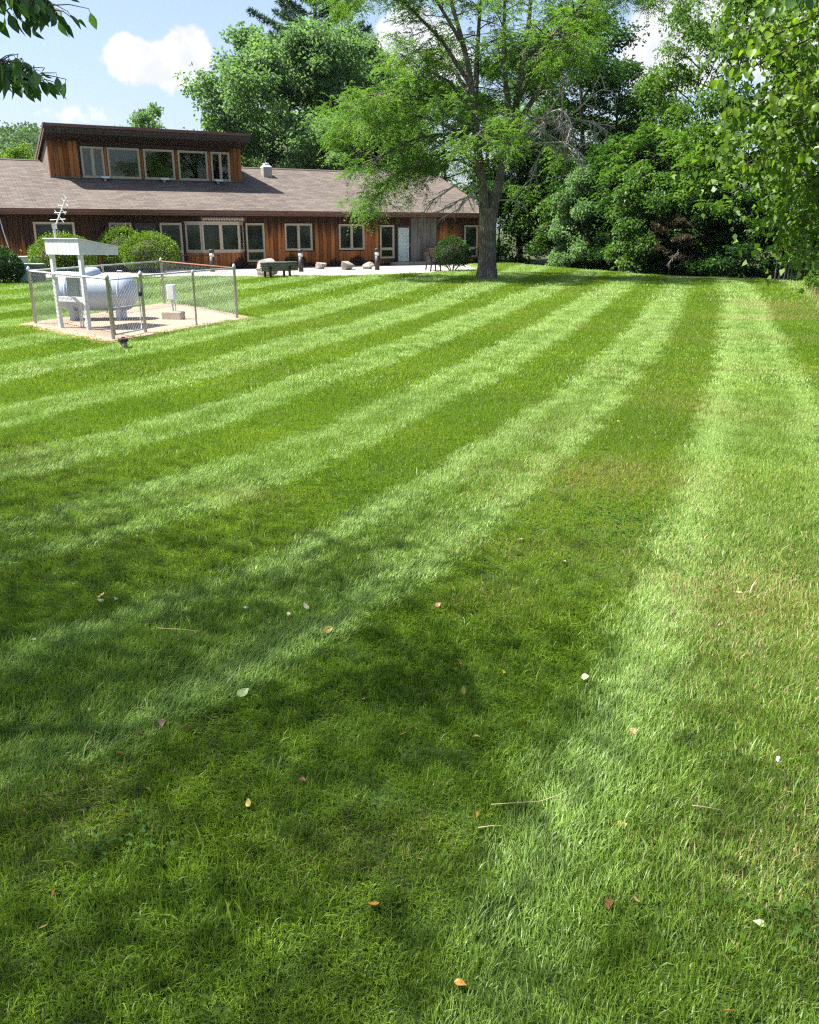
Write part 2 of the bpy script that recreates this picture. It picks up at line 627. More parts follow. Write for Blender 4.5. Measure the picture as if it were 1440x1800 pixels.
def blade_arrays(rng, n, radius, length, width, lean, lean_sd, az_sd, droop=0.5, square=True):
    """n blades rooted within a patch, leaning towards +x."""
    if square:
        root = rng.uniform(-radius, radius, (n, 2))
    else:
        a = rng.uniform(0, 2 * np.pi, n)
        root = np.stack([np.cos(a), np.sin(a)], 1) * (radius * np.sqrt(rng.random(n)))[:, None]
    az = rng.normal(0, az_sd, n)
    th = np.clip(rng.normal(lean, lean_sd, n), -1.2, 1.35)
    L = length * np.exp(rng.normal(0, 0.28, n))
    Wd = width * rng.uniform(0.6, 1.3, n)
    yaw = az + np.pi / 2 + rng.normal(0, 0.9, n)
    side = np.stack([np.cos(yaw), np.sin(yaw), np.zeros(n)], 1)
    dirh = np.stack([np.cos(az), np.sin(az), np.zeros(n)], 1)
    up = np.array([0, 0, 1.0])
    P0 = np.concatenate([root, np.full((n, 1), -0.005)], 1)
    d1 = dirh * np.sin(th * (1 - droop * 0.5))[:, None] + up * np.cos(th * (1 - droop * 0.5))[:, None]
    th2 = np.clip(th * (1 + droop), -1.6, 1.75)
    d2 = dirh * np.sin(th2)[:, None] + up * np.cos(th2)[:, None]
    P1 = P0 + d1 * (L * 0.55)[:, None]
    P2 = P1 + d2 * (L * 0.45)[:, None]
    hw = side * (Wd / 2)[:, None]
    V = np.stack([P0 - hw * .8, P0 + hw * .8, P1 - hw, P1 + hw, P2 - hw * .12, P2 + hw * .12], 1).reshape(-1, 3)
    V[:, 2] = np.maximum(V[:, 2], -0.006)
    b = (np.arange(n) * 6)[:, None]
    Qd = np.concatenate([b + np.array([[0, 1, 3, 2]]), b + np.array([[2, 3, 5, 4]])], 1).reshape(-1, 4)
    tint = np.repeat(rng.random(n), 6)
    along = np.tile([0, 0, 0.55, 0.55, 1, 1], n)
    return V, Qd, {'tint': tint, 'along': along}


def scatter_group(name, sources, pts, attrs, kind='stuff', variants=None):
    """One object whose points carry grass patches (geometry nodes)."""
    c_ = bpy.data.collections.new(name + '_sources')
    for s_ in sources:
        col.objects.unlink(s_)
        c_.objects.link(s_)
    me = bpy.data.meshes.new(name)
    n = len(pts)
    me.vertices.add(n)
    me.vertices.foreach_set('co', np.ascontiguousarray(pts, dtype=np.float32).ravel())
    for an, av in attrs.items():
        av = np.asarray(av)
        if an == 'rot':
            at = me.attributes.new(an, 'FLOAT_VECTOR', 'POINT')
            at.data.foreach_set('vector', np.ascontiguousarray(av, dtype=np.float32).ravel())
        elif an == 'variant':
            at = me.attributes.new(an, 'INT', 'POINT')
            at.data.foreach_set('value', np.ascontiguousarray(av, dtype=np.int32))
        else:
            at = me.attributes.new(an, 'FLOAT', 'POINT')
            at.data.foreach_set('value', np.ascontiguousarray(av, dtype=np.float32))
    ob = bpy.data.objects.new(name, me)
    link(ob)
    ng = bpy.data.node_groups.new(name + '_scatter', 'GeometryNodeTree')
    ng.interface.new_socket('Geometry', in_out='INPUT', socket_type='NodeSocketGeometry')
    ng.interface.new_socket('Geometry', in_out='OUTPUT', socket_type='NodeSocketGeometry')
    gi, go = ng.nodes.new('NodeGroupInput'), ng.nodes.new('NodeGroupOutput')
    ip = ng.nodes.new('GeometryNodeInstanceOnPoints')
    ci = ng.nodes.new('GeometryNodeCollectionInfo')
    ci.inputs['Collection'].default_value = c_
    ci.inputs['Separate Children'].default_value = True
    ci.inputs['Reset Children'].default_value = True
    def na(nm, typ):
        q = ng.nodes.new('GeometryNodeInputNamedAttribute')
        q.data_type = typ
        q.inputs['Name'].default_value = nm
        return q.outputs['Attribute']
    ng.links.new(gi.outputs[0], ip.inputs['Points'])
    ng.links.new(ci.outputs[0], ip.inputs['Instance'])
    ip.inputs['Pick Instance'].default_value = True
    ng.links.new(na('variant', 'INT'), ip.inputs['Instance Index'])
    ng.links.new(na('rot', 'FLOAT_VECTOR'), ip.inputs['Rotation'])
    ng.links.new(na('scl', 'FLOAT'), ip.inputs['Scale'])
    ng.links.new(ip.outputs[0], go.inputs[0])
    md = ob.modifiers.new('scatter', 'NODES')
    md.node_group = ng
    tag(ob, kind=kind)
    return ob


PATIO_FRONT = [(-34, 33.2), (-20, 35.4), (-16, 36.2), (-12, 36.9), (-8.9, 37.4), (-4.15, 37.9), (-1, 39.1), (0.9, 40.9), (2.2, 42.6), (3.4, 44.2)]
PAD = [(-8.25, 18.55), (-5.52, 15.72), (-3.62, 19.75), (-6.5, 23.75)]
WALL_A, WALL_D, WALL_N = np.array([-8.598, 46.211]), np.array([0.87036, 0.49241]), np.array([0.49241, -0.87036])


def in_poly(x, y, poly):
    ins = np.zeros_like(x, bool)
    n = len(poly)
    for i in range(n):
        (x1, y1), (x2, y2) = poly[i], poly[(i + 1) % n]
        c_ = ((y1 > y) != (y2 > y)) & (x < (x2 - x1) * (y - y1) / (y2 - y1 + 1e-12) + x1)
        ins ^= c_
    return ins


def grass_ok(x, y):
    pf = np.array(PATIO_FRONT)
    ok = ~((x < 3.4) & (y > np.interp(x, pf[:, 0], pf[:, 1]) - 0.02))
    ok &= ((x - WALL_A[0]) * WALL_N[0] + (y - WALL_A[1]) * WALL_N[1]) > 0.9
    ok &= ~in_poly(x, y, PAD)
    ok &= (x < lawn_right(y) + 0.1) & (y < 57)
    ok &= np.hypot(x - 3.1, y - 35.7) > 0.62
    return ok


def make_ring(name, seed, y0, y1, density, patch, blades, length, width, zj=0.0, tall=0.0):
    rng = np.random.default_rng(seed)
    srcs = []
    NV = 5
    for kind_ in range(2):
        for v in range(NV):
            if kind_ == 0:      # laid over by the mower
                V, Qd, at = blade_arrays(rng, blades, patch / 2, length, width, 0.85, 0.28, 0.6, 0.5)
            else:               # standing every way
                V, Qd, at = blade_arrays(rng, blades, patch / 2, length * 0.95, width, 0.35, 0.42, 1.6, 0.6)
            ob = quads_object('grass_patch', V, Qd, M_grass, attrs=at)
            ob['kind'] = 'stuff'
            srcs.append(ob)
    half0 = lambda yy: 2.4 + np.maximum(yy, 0) * 0.56
    hw_, st_ = 2.4 + 0.56 * max(y1, 0), density ** -0.5
    xx, yy = np.meshgrid(np.arange(-hw_, hw_, st_), np.arange(y0 - 0.1, y1 + 0.1, st_))
    xx = xx.ravel() + rng.uniform(-0.75, 0.75, xx.size) * st_
    yy = yy.ravel() + rng.uniform(-0.75, 0.75, yy.size) * st_
    keep = (np.abs(xx) < half0(yy)) & grass_ok(xx, yy)
    if tall:
        keep &= rng.random(len(xx)) < np.clip((vnoise(xx, yy, 31, 3, 1.3) - 0.42) * 4, 0.05, 1) * np.clip((6.5 - yy) / 3, 0.15, 1)
    xx, yy = xx[keep], yy[keep]
    sh, dx, dy = stripe_field(xx, yy)
    # towards the camera the passes turn and cross: the pattern breaks up
    mess = np.clip((3.3 - yy) / 1.6, 0, 1) * 0.6
    sh = sh * (1 - mess) + mess * (vnoise(xx, yy, 21, 3, 0.9) - 0.5) * 1.2
    sh = sh * (0.75 + 0.5 * vnoise(xx, yy, 5, 3, 1.1))
    n = len(xx)
    ang = np.where(sh >= 0, np.arctan2(dy, dx), np.arctan2(-dy, -dx)) + rng.normal(0, 0.22, n)
    laid = rng.random(n) < np.clip(0.2 + 0.75 * np.abs(sh), 0, 0.95)
    ang = np.where(laid, ang, rng.uniform(0, 2 * np.pi, n))
    var = np.where(laid, 0, NV) + rng.integers(0, NV, n)
    rot = np.stack([np.zeros(n), np.zeros(n), ang], 1)
    clump = vnoise(xx, yy, 11, 3, 1.6)
    scl = (0.72 + 0.55 * clump) * rng.uniform(0.85, 1.15, n)
    tone = np.clip(vnoise(xx, yy, 13, 4, 0.7) * 1.5 - 0.25 + rng.normal(0, 0.1, n), 0, 1)
    pts = np.stack([xx, yy, gz(xx, yy) + zj], 1)
    return scatter_group(name, srcs, pts, {'rot': rot, 'scl': scl, 'variant': var, 'sheen': sh, 'dry': dryness(xx, yy), 'tone': tone})


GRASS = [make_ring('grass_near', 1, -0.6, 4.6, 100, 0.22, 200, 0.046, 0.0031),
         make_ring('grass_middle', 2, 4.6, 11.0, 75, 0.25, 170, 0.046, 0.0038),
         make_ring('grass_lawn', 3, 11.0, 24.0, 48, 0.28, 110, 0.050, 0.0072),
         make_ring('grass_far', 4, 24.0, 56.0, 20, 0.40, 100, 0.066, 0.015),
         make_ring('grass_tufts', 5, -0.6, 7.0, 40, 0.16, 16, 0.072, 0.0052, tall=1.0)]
for g_, lb in zip(GRASS, ('short mown lawn grass in the shaded foreground', 'mown lawn grass a few steps ahead', 'sunlit striped lawn grass beside the fenced enclosure', 'far striped lawn grass in front of the long building', 'coarser grass tufts standing above the near turf')):
    tag(g_, lb, 'grass')


# ------------------------------------------------------------------ the long building
B = empty('lodge_building', (-8.598, 46.211, 0), R(29.4993), 'long single-storey building clad in orange cedar boards with a brown shingle roof and clerestory', 'building')
# local frame: x along the front wall, -y towards the lawn, z up


def wood_mat(name, base, light, stain_shade_top=(2.5, 1.2), stain_bot=0.42, weather=0.0):
    m, t, out = material(name)
    p = t.obj(B)
    x_, y_, z_ = t.sep(p)
    rnd = t.rand()
    sh_ = t.new('ShaderNodeCombineXYZ')
    t.put(sh_.inputs[0], t.math('MULTIPLY', rnd, 37.0))
    t.put(sh_.inputs[2], t.math('MULTIPLY', rnd, 11.0))
    q = t.vmath('ADD', p, sh_.outputs[0])
    grain = t.noise(t.scale(q, (26, 26, 1.1)), 1.0, 6, 0.65)
    streak = t.noise(t.scale(p, (5.0, 5.0, 0.35)), 1.0, 4, 0.6)
    c = t.mix(t.smooth(grain, 0.3, 0.72), base, light)
    c = t.mix(t.math('MULTIPLY', t.math('POWER', rnd, 1.5), 0.8), c, tuple(k * 0.3 for k in base))
    # streaky weathering and painted under-eave shade, down from the head of the boards
    hi, lo = stain_shade_top
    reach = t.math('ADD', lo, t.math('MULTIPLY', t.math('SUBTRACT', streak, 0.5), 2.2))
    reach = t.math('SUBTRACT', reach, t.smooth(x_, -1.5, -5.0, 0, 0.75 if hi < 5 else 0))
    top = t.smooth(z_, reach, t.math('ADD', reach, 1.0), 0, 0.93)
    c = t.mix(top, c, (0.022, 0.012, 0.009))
    # splash mould along the foot, in tongues
    if stain_bot > 0:
        s1 = t.noise(t.scale(p, (0.55, 0.55, 0.0)), 1.0, 2, 0.5)
        s2 = t.noise(t.scale(q, (9, 9, 0.0)), 1.0, 2, 0.5)
        hgt = t.math('ADD', t.math('MULTIPLY', t.math('SUBTRACT', s1, 0.40), 2.4 * stain_bot / 0.42), t.math('MULTIPLY', t.math('SUBTRACT', s2, 0.5), 0.55))
        bot = t.smooth(z_, t.math('SUBTRACT', hgt, 0.06), t.math('ADD', hgt, 0.10), 0.93, 0)
        c = t.mix(bot, c, (0.018, 0.014, 0.012))
    if weather:
        c = t.mix(t.smooth(t.noise(t.scale(q, (7, 7, 0.8)), 1.0, 4), 0.3, 0.6, weather * 0.6, weather), c, (0.20, 0.185, 0.17))
    principled(t, out, c, t.smooth(grain, 0.2, 0.8, 0.7, 0.9), 0, 0.25, t.bump(grain, 0.4, 0.01))
    return m


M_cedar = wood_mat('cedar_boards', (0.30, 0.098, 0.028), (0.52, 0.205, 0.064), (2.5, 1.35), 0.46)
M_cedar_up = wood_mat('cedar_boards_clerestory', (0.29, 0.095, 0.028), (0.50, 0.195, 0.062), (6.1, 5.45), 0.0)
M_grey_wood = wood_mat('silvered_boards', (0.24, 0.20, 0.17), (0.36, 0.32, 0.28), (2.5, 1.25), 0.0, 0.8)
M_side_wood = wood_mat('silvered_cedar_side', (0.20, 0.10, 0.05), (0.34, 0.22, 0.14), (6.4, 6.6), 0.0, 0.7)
M_dark_wood = plain('dark_stained_wood', (0.035, 0.020, 0.016), 0.8, var=0.4, scale=3)
M_backing = plain('wall_backing', (0.03, 0.02, 0.016), 0.9)
M_trim = plain('tan_window_paint', (0.46, 0.38, 0.29), 0.55, var=0.12)
M_trim_dk = plain('brown_door_paint', (0.05, 0.035, 0.03), 0.55, var=0.2)
M_gutter = plain('maroon_gutter_metal', (0.135, 0.052, 0.042), 0.38, 0.0, 0.5, var=0.2, scale=2)
M_gutter2 = plain('dull_brown_fascia', (0.155, 0.085, 0.070), 0.5, var=0.25, scale=2)
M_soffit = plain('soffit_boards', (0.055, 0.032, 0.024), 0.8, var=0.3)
M_white = plain('white_paint', (0.66, 0.67, 0.68), 0.5, var=0.14, scale=3)
M_offwhite = plain('offwhite_metal', (0.62, 0.61, 0.58), 0.5, var=0.12)

m, t, out = material('dark_window_glass')
p = t.obj(B)
c = t.mix(t.smooth(t.noise(p, 0.9, 3), 0.35, 0.7), (0.010, 0.014, 0.013), (0.035, 0.045, 0.042))
principled(t, out, c, 0.06, 0, 0.5)
M_glass = m
m, t, out = material('clear_window_glass')
tr = t.new('ShaderNodeBsdfTransparent')
tr.inputs['Color'].default_value = (0.52, 0.60, 0.56, 1)
gl = t.new('ShaderNodeBsdfGlossy')
gl.inputs['Roughness'].default_value = 0.02
fr = t.new('ShaderNodeFresnel')
fr.inputs['IOR'].default_value = 1.52
mx = t.new('ShaderNodeMixShader')
t.l.new(t.math('ADD', t.math('MULTIPLY', fr.outputs[0], 1.1), 0.02, clamp=True), mx.inputs[0])
t.l.new(tr.outputs[0], mx.inputs[1])
t.l.new(gl.outputs[0], mx.inputs[2])
t.l.new(mx.outputs[0], out.inputs['Surface'])
M_clear = m

m, t, out = material('door_glass')
tr = t.new('ShaderNodeBsdfTransparent')
gl = t.new('ShaderNodeBsdfGlossy')
gl.inputs['Roughness'].default_value = 0.02
mx = t.new('ShaderNodeMixShader')
mx.inputs[0].default_value = 0.07
t.l.new(tr.outputs[0], mx.inputs[1])
t.l.new(gl.outputs[0], mx.inputs[2])
t.l.new(mx.outputs[0], out.inputs['Surface'])
M_door_clear = m

# shingles: courses in relief
m, t, out = material('brown_asphalt_shingles')
uv = t.new('ShaderNodeTexCoord').outputs['UV']
br = t.new('ShaderNodeTexBrick')
t.put(br.inputs['Vector'], uv)
br.offset = 0.37
br.inputs['Scale'].default_value = 1.0
br.inputs['Brick Width'].default_value = 0.46
br.inputs['Row Height'].default_value = 0.20
br.inputs['Mortar Size'].default_value = 0.02
br.inputs['Mortar Smooth'].default_value = 0.3
br.inputs['Bias'].default_value = -0.1
br.inputs['Color1'].default_value = (0.080, 0.068, 0.059, 1)
br.inputs['Color2'].default_value = (0.186, 0.153, 0.128, 1)
br.inputs['Mortar'].default_value = (0.045, 0.037, 0.032, 1)
nz = t.noise(t.scale(uv, (1.2, 3.5, 1)), 1.0, 5, 0.65)
c = t.mix(t.smooth(nz, 0.3, 0.7, 0.0, 0.4), br.outputs['Color'], (0.148, 0.121, 0.101))
c = t.mix(t.smooth(t.noise(t.scale(uv, (0.35, 0.12, 1)), 1.0, 3), 0.35, 0.75, 0.0, 0.3), c, (0.19, 0.162, 0.138))
gr = t.noise(uv, 160, 2)
c = t.mix(t.smooth(gr, 0.35, 0.65, 0, 0.35), c, (0.10, 0.075, 0.06))
hgt = t.math('ADD', t.math('MULTIPLY', br.outputs['Fac'], -1.0), t.math('MULTIPLY', gr, 0.3))
principled(t, out, c, 0.9, 0, 0.2, t.bump(hgt, 0.6, 0.02))
M_roof = m


def roof_slab(name, s0, s1, n0, z0, n1, z1, th, mat_, parent):
    """Sloping slab between two edges (n = distance out from the front wall), with a UV map in metres."""
    y0, y1 = -n0, -n1
    vs = [(s0, y0, z0), (s1, y0, z0), (s1, y1, z1), (s0, y1, z1)]
    vs += [(a, b, c_ - th) for a, b, c_ in vs]
    fs = [(0, 1, 2, 3), (7, 6, 5, 4), (0, 4, 5, 1), (1, 5, 6, 2), (2, 6, 7, 3), (3, 7, 4, 0)]
    ob = MB().add(vs, fs).build(name, mat_, parent)
    uvl = ob.data.uv_layers.new(name='UVMap')
    for lp in ob.data.loops:
        v = ob.data.vertices[lp.vertex_index].co
        uvl.data[lp.index].uv = (v.x, math.hypot(v.y - y0, v.z - z0))
    return ob


S0, S1 = -22.0, 15.3          # ends of the building along the front
EN, EZ, PITCH = 0.56, 2.83, math.tan(R(20))
RN, RZ = -6.25, 2.83 + (0.56 + 6.25) * math.tan(R(20))
# solid core behind the boards
core = MB()
core.prism([(-0.0, -0.3), (-0.0, 2.62), (6.25, 5.05), (12.5, 2.62), (12.5, -0.3)], 'x', S0 + 0.3, S1 - 0.25)
wall_core = core.build('wall', M_backing, B)
main_roof = roof_slab('roof', S0, S1, EN, EZ, RN, RZ, 0.14, M_roof, B)
roof_slab('back_slope', S0, S1, -13.06, EZ, RN, RZ, 0.14, M_roof, main_roof)
cap = MB()
cap.prism([(-RN - 0.16, RZ - 0.03), (-RN, RZ + 0.035), (-RN + 0.16, RZ - 0.03), (-RN, RZ + 0.005)], 'x', S0, S1)
cap.build('ridge_cap', M_roof, main_roof)
# fascia, gutter and soffit
fa = MB().box(((S0 + S1) / 2, -EN + 0.02, 2.665), (S1 - S0, 0.04, 0.17))
fa.build('fascia', M_gutter2, B)
gu = MB().prism([(-0.70, 2.815), (-0.60, 2.815), (-0.545, 2.80), (-0.545, 2.67), (-0.60, 2.655), (-0.645, 2.675), (-0.66, 2.73), (-0.685, 2.75), (-0.70, 2.78)], 'x', S0, S1)
gu.build('gutter', M_gutter, B)
for sx_ in (-19.0, -15.2, -11.4, -5.2, -1.6, 2.2, 8.4, 12.0):
    MB().box((sx_, -0.628, 2.735), (0.09, 0.172, 0.175), ch=0.01).build('gutter_joint', M_gutter, B)
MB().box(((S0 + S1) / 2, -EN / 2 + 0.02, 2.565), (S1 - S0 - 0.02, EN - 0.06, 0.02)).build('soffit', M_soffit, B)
# rake board of the right-hand gable
rk = MB()
rk.bar((S1 + 0.02, -EN, EZ - 0.09), (S1 + 0.02, -RN, RZ - 0.09), 0.04, 0.2)
rk.build('rake_board', M_gutter2, B)

# --- boards: one shared mesh, scaled; each a piece of its own
bm_ = MB().prism([(-0.5, 0), (-0.42, -1), (0.42, -1), (0.5, 0)], 'z', 0, 1).mesh('board')
BOARD_N = [0]


def board(parent, x0, w_, z0, z1, mat_, y=-0.002, th=0.024, rot=None):
    ob = bpy.data.objects.new('board', bm_ if mat_ is M_cedar else board_mesh(mat_))
    link(ob, parent)
    ob.location = (x0 + w_ / 2, y, z0)
    ob.scale = (w_ * 0.965, th, z1 - z0)
    if rot:
        ob.rotation_euler = (0, 0, rot)
    BOARD_N[0] += 1
    return ob


_bms = {}


def board_mesh(mat_):
    if mat_.name not in _bms:
        me = bm_.copy()
        me.materials.clear()
        me.materials.append(mat_)
        _bms[mat_.name] = me
    return _bms[mat_.name]


bm_.materials.append(M_cedar)
front = MB().box((-3.4, 0.06, 1.2), (36.8, 0.08, 2.6)).build('front_wall', M_backing, B)
# openings along the front: start, end, bottom, top, kind
OPEN = [(-9.98, -8.18, 0.98, 2.25, 'double'), (-6.62, -5.56, 0.33, 2.23, 'transom'), (-5.42, -4.40, 0.02, 2.22, 'entry'), (-4.22, -3.14, 0.33, 2.23, 'transom'),
        (-2.95, 0.02, -1, 2.27, 'bay'), (0.16, 1.17, 0.31, 2.23, 'transom'), (2.30, 3.86, 0.86, 2.22, 'double'), (5.44, 6.98, 0.86, 2.20, 'double'),
        (7.96, 8.86, 0.37, 2.16, 'transom'), (9.02, 9.95, 0.08, 2.14, 'door'), (13.58, 14.52, 0.35, 2.16, 'transom')]
rb = random.Random(4)
x_ = -14.5
while x_ < S1 - 0.1:
    w_ = 0.235 if rb.random() < 0.7 else 0.19
    xc = x_ + w_ / 2
    mt = M_cedar
    if 9.97 < xc < 11.75:
        mt = M_grey_wood
    hit = [o_ for o_ in OPEN if o_[0] - 0.06 < xc < o_[1] + 0.06]
    jit = rb.uniform(-0.003, 0.004)
    if not hit:
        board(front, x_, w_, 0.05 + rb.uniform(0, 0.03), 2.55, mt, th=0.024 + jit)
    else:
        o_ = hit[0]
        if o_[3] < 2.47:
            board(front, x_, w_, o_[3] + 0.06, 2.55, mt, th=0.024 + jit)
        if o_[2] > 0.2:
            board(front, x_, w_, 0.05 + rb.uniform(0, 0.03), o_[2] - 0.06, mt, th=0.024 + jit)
    x_ += w_


def frame_ring(mb, x0, x1, z0, z1, wd, y0, y1):
    """Rectangular casing in the wall plane: jambs between head and sill."""
    yc, dp = (y0 + y1) / 2, abs(y1 - y0)
    mb.box(((x0 + x1) / 2, yc, z1 - wd / 2), (x1 - x0, dp, wd))
    mb.box(((x0 + x1) / 2, yc - 0.008, z0 + wd / 2), (x1 - x0 + 0.02, dp + 0.016, wd))
    mb.box((x0 + wd / 2, yc, (z0 + z1) / 2), (wd, dp, z1 - z0 - 2 * wd))
    mb.box((x1 - wd / 2, yc, (z0 + z1) / 2), (wd, dp, z1 - z0 - 2 * wd))


def window(x0, x1, z0, z1, kind_, parent=None, glass=None, y=0.0, mat_=None, split=None):
    parent = parent or B
    glass = glass or M_glass
    mat_ = mat_ or M_trim
    fm = MB()
    frame_ring(fm, x0, x1, z0, z1, 0.075, y - 0.065, y + 0.01)
    wn = fm.build('window', mat_, parent)
    a, b, c_, d_ = x0 + 0.075, x1 - 0.075, z0 + 0.075, z1 - 0.075
    cells = []
    if kind_ == 'double':
        xm = split or (a + b) / 2
        MB().box((xm, y - 0.03, (c_ + d_) / 2), (0.10, 0.075, d_ - c_)).build('mullion', mat_, wn)
        cells = [(a, xm - 0.05, c_, d_), (xm + 0.05, b, c_, d_)]
    elif kind_ == 'transom':
        zm = c_ + (d_ - c_) * 0.27
        MB().box(((a + b) / 2, y - 0.03, zm), (b - a, 0.075, 0.085)).build('rail', mat_, wn)
        cells = [(a, b, c_, zm - 0.0425), (a, b, zm + 0.0425, d_)]
    else:
        cells = [(a, b, c_, d_)]
    for (p0, p1, q0, q1) in cells:
        sm = MB()
        frame_ring(sm, p0, p1, q0, q1, 0.028, y - 0.035, y - 0.004)
        sm.build('sash', mat_, wn)
        MB().box(((p0 + p1) / 2, y - 0.016, (q0 + q1) / 2), (p1 - p0 - 0.05, 0.008, q1 - q0 - 0.05)).build('pane', glass, wn)
    return wn


for (a, b, c_, d_, k_) in OPEN:
    if k_ in ('double', 'transom'):
        window(a, b, c_, d_, k_)
# dark glazed entry beside the shrubs
fm = MB()
frame_ring(fm, -5.42, -4.40, 0.02, 2.22, 0.09, -0.05, 0.01)
dr_ = fm.build('door', M_trim_dk, B)
dr_['label'] = 'dark glazed entry door behind the shrubs'
MB().box((-4.91, -0.016, 1.12), (0.84, 0.01, 2.0)).build('pane', M_glass, dr_)
MB().box((-4.91, -0.035, 1.05), (0.82, 0.03, 0.08)).build('push_bar', M_trim_dk, dr_)
# glazed door with pale pleated curtain
fm = MB()
frame_ring(fm, 9.02, 9.95, 0.08, 2.14, 0.10, -0.05, 0.01)
dr_ = fm.build('door', M_trim_dk, B)
dr_['label'] = 'door with a pale pleated curtain behind its glass'
cu = MB()
NP = 40
vs, fs = [], []
for i in range(NP + 1):
    xx = 9.13 + 0.71 * i / NP
    yy = -0.020 - 0.014 * math.sin(i * 1.35) - 0.004 * math.sin(i * 3.1)
    vs += [(xx, yy, 0.19), (xx, yy, 2.02)]
    if i:
        fs.append((2 * i - 2, 2 * i, 2 * i + 1, 2 * i - 1))
cu.add(vs, fs).build('curtain', plain('pale_curtain_cloth', (0.66, 0.74, 0.76), 0.8, var=0.08), dr_)
MB().box((9.485, -0.047, 1.105), (0.73, 0.004, 1.85)).build('pane', M_door_clear, dr_)
MB().tube([(9.86, -0.055, 1.0), (9.86, -0.10, 1.0), (9.86, -0.10, 1.18), (9.86, -0.055, 1.18)], 0.012, 6).build('handle', plain('door_pull_metal', (0.5, 0.48, 0.44), 0.3, 1.0), dr_)

# --- bay window: sill box, angled lights, carved header
bay = empty('bay_window', (0, 0, 0), 0, None, None, None, B)
foot = [(-2.95, 0.0), (-2.28, -0.52), (-0.36, -0.52), (0.02, 0.0)]
MB().prism([(a, b + 0.02) for a, b in foot], 'z', 0.10, 0.79).build('bay_base', M_backing, bay)
sill = MB().prism([(a * 1.0 + (0.03 if i == 3 else -0.03 if i == 0 else 0), b - (0.05 if 0 < i < 3 else 0)) for i, (a, b) in enumerate(foot)], 'z', 0.80, 0.87)
sill.build('sill', M_trim, bay)
head = MB().prism([(a + (0.05 if i == 3 else -0.05 if i == 0 else 0), b - (0.06 if 0 < i < 3 else 0)) for i, (a, b) in enumerate(foot)], 'z', 2.22, 2.30)
head.build('head_trim', M_trim, bay)
for i in range(3):
    (xa, ya), (xb, yb) = foot[i], foot[i + 1]
    L_ = math.hypot(xb - xa, yb - ya)
    ang = math.atan2(yb - ya, xb - xa)
    n_b = max(2, round(L_ / 0.235))
    for k in range(n_b):
        f0 = k / n_b
        ob = board(bay, 0, L_ / n_b, 0.06, 0.80, M_cedar)
        ob.location = (xa + (xb - xa) * (f0 + 0.5 / n_b), ya + (yb - ya) * (f0 + 0.5 / n_b) + 0.012, 0.06)
        ob.rotation_euler = (0, 0, ang)
    n_w = 2 if i == 1 else 1
    for k in range(n_w):
        e_ = empty('window', (xa + (xb - xa) * k / n_w, ya + (yb - ya) * k / n_w, 0), ang, None, None, None, bay)
        wdt = L_ / n_w
        fm = MB()
        frame_ring(fm, 0.0, wdt, 0.87, 2.22, 0.085, -0.04, 0.04)
        fm.box((wdt / 2, 0.0, 1.545), (wdt - 0.16, 0.012, 1.19))
        me = fm.mesh('window')
        me.materials.append(M_trim)
        me.materials.append(M_glass)
        for pl in list(me.polygons)[-6:]:
            pl.material_index = 1
        bpy.data.objects.remove(e_)
        ob = bpy.data.objects.new('window', me)
        link(ob, bay)
        ob.location = (xa + (xb - xa) * k / n_w, ya + (yb - ya) * k / n_w, 0)
        ob.rotation_euler = (0, 0, ang)
# dark room behind the bay lights
MB().prism([(a * 0.985 - 0.02, b * 0.72 + 0.03) for a, b in foot], 'z', 0.88, 2.2).build('bay_back', M_backing, bay)
hd = MB().box((-1.15, -0.50, 2.405), (2.25, 0.05, 0.20))
hb = hd.build('carved_header', plain('carved_header_wood', (0.20, 0.095, 0.06), 0.7, var=0.3), bay)
MB().prism([(-2.9, 0.0), (-2.3, -0.49), (-0.3, -0.49), (0.0, 0.0)], 'z', 2.301, 2.55).build('bay_top', M_dark_wood, bay)
for k in range(16):
    sc_ = MB().lathe([(0.0, 0.0), (0.058, 0.002), (0.062, 0.02), (0.04, 0.035), (0.0, 0.038)], 10).build('scallop', M_trim, bay)
    sc_.rotation_euler = (R(90), 0, 0)
    sc_.location = (-2.15 + k * 0.133, -0.525, 2.40 + 0.015 * (k % 2))

# --- clerestory box on the roof
DN = -3.70
DZ0 = EZ + (EN - DN) * PITCH
cl = empty('clerestory', (0, 0, 0), 0, None, None, None, B)
DX0, DX1 = -8.42, 1.42
ZT = 6.05
FE, FZ = -2.88, 6.78          # front edge of its roof
DS = 0.315


def droof(n_):
    return FZ + (n_ - FE) * DS


W5 = [(-6.90, -5.80, 'double'), (-5.62, -4.02, 'single'), (-3.82, -2.24, 'single'), (-2.04, -0.46, 'single'), (-0.27, 0.76, 'double')]
ZA, ZB = 4.40, 5.86
# solid front left and right of the lights, header, posts, sill
cw = MB()
cw.box(((DX0 + W5[0][0]) / 2, -DN + 0.06, (DZ0 + ZT) / 2 - 0.1), (W5[0][0] - DX0, 0.12, ZT - DZ0 + 0.4))
cw.box(((DX1 + W5[-1][1]) / 2, -DN + 0.06, (DZ0 + ZT) / 2 - 0.1), (DX1 - W5[-1][1], 0.12, ZT - DZ0 + 0.4))
cw.box(((W5[0][0] + W5[-1][1]) / 2, -DN + 0.06, (ZB + ZT + 0.2) / 2), (W5[-1][1] - W5[0][0], 0.12, ZT + 0.2 - ZB))
cw.box(((W5[0][0] + W5[-1][1]) / 2, -DN + 0.06, (DZ0 - 0.3 + ZA) / 2), (W5[-1][1] - W5[0][0], 0.12, ZA - DZ0 + 0.3))
for i in range(4):
    a, b = W5[i][1], W5[i + 1][0]
    cw.box(((a + b) / 2, -DN + 0.06, (ZA + ZB) / 2), (b - a, 0.12, ZB - ZA))
cw.build('clerestory_front', M_dark_wood, cl)
x_ = DX0
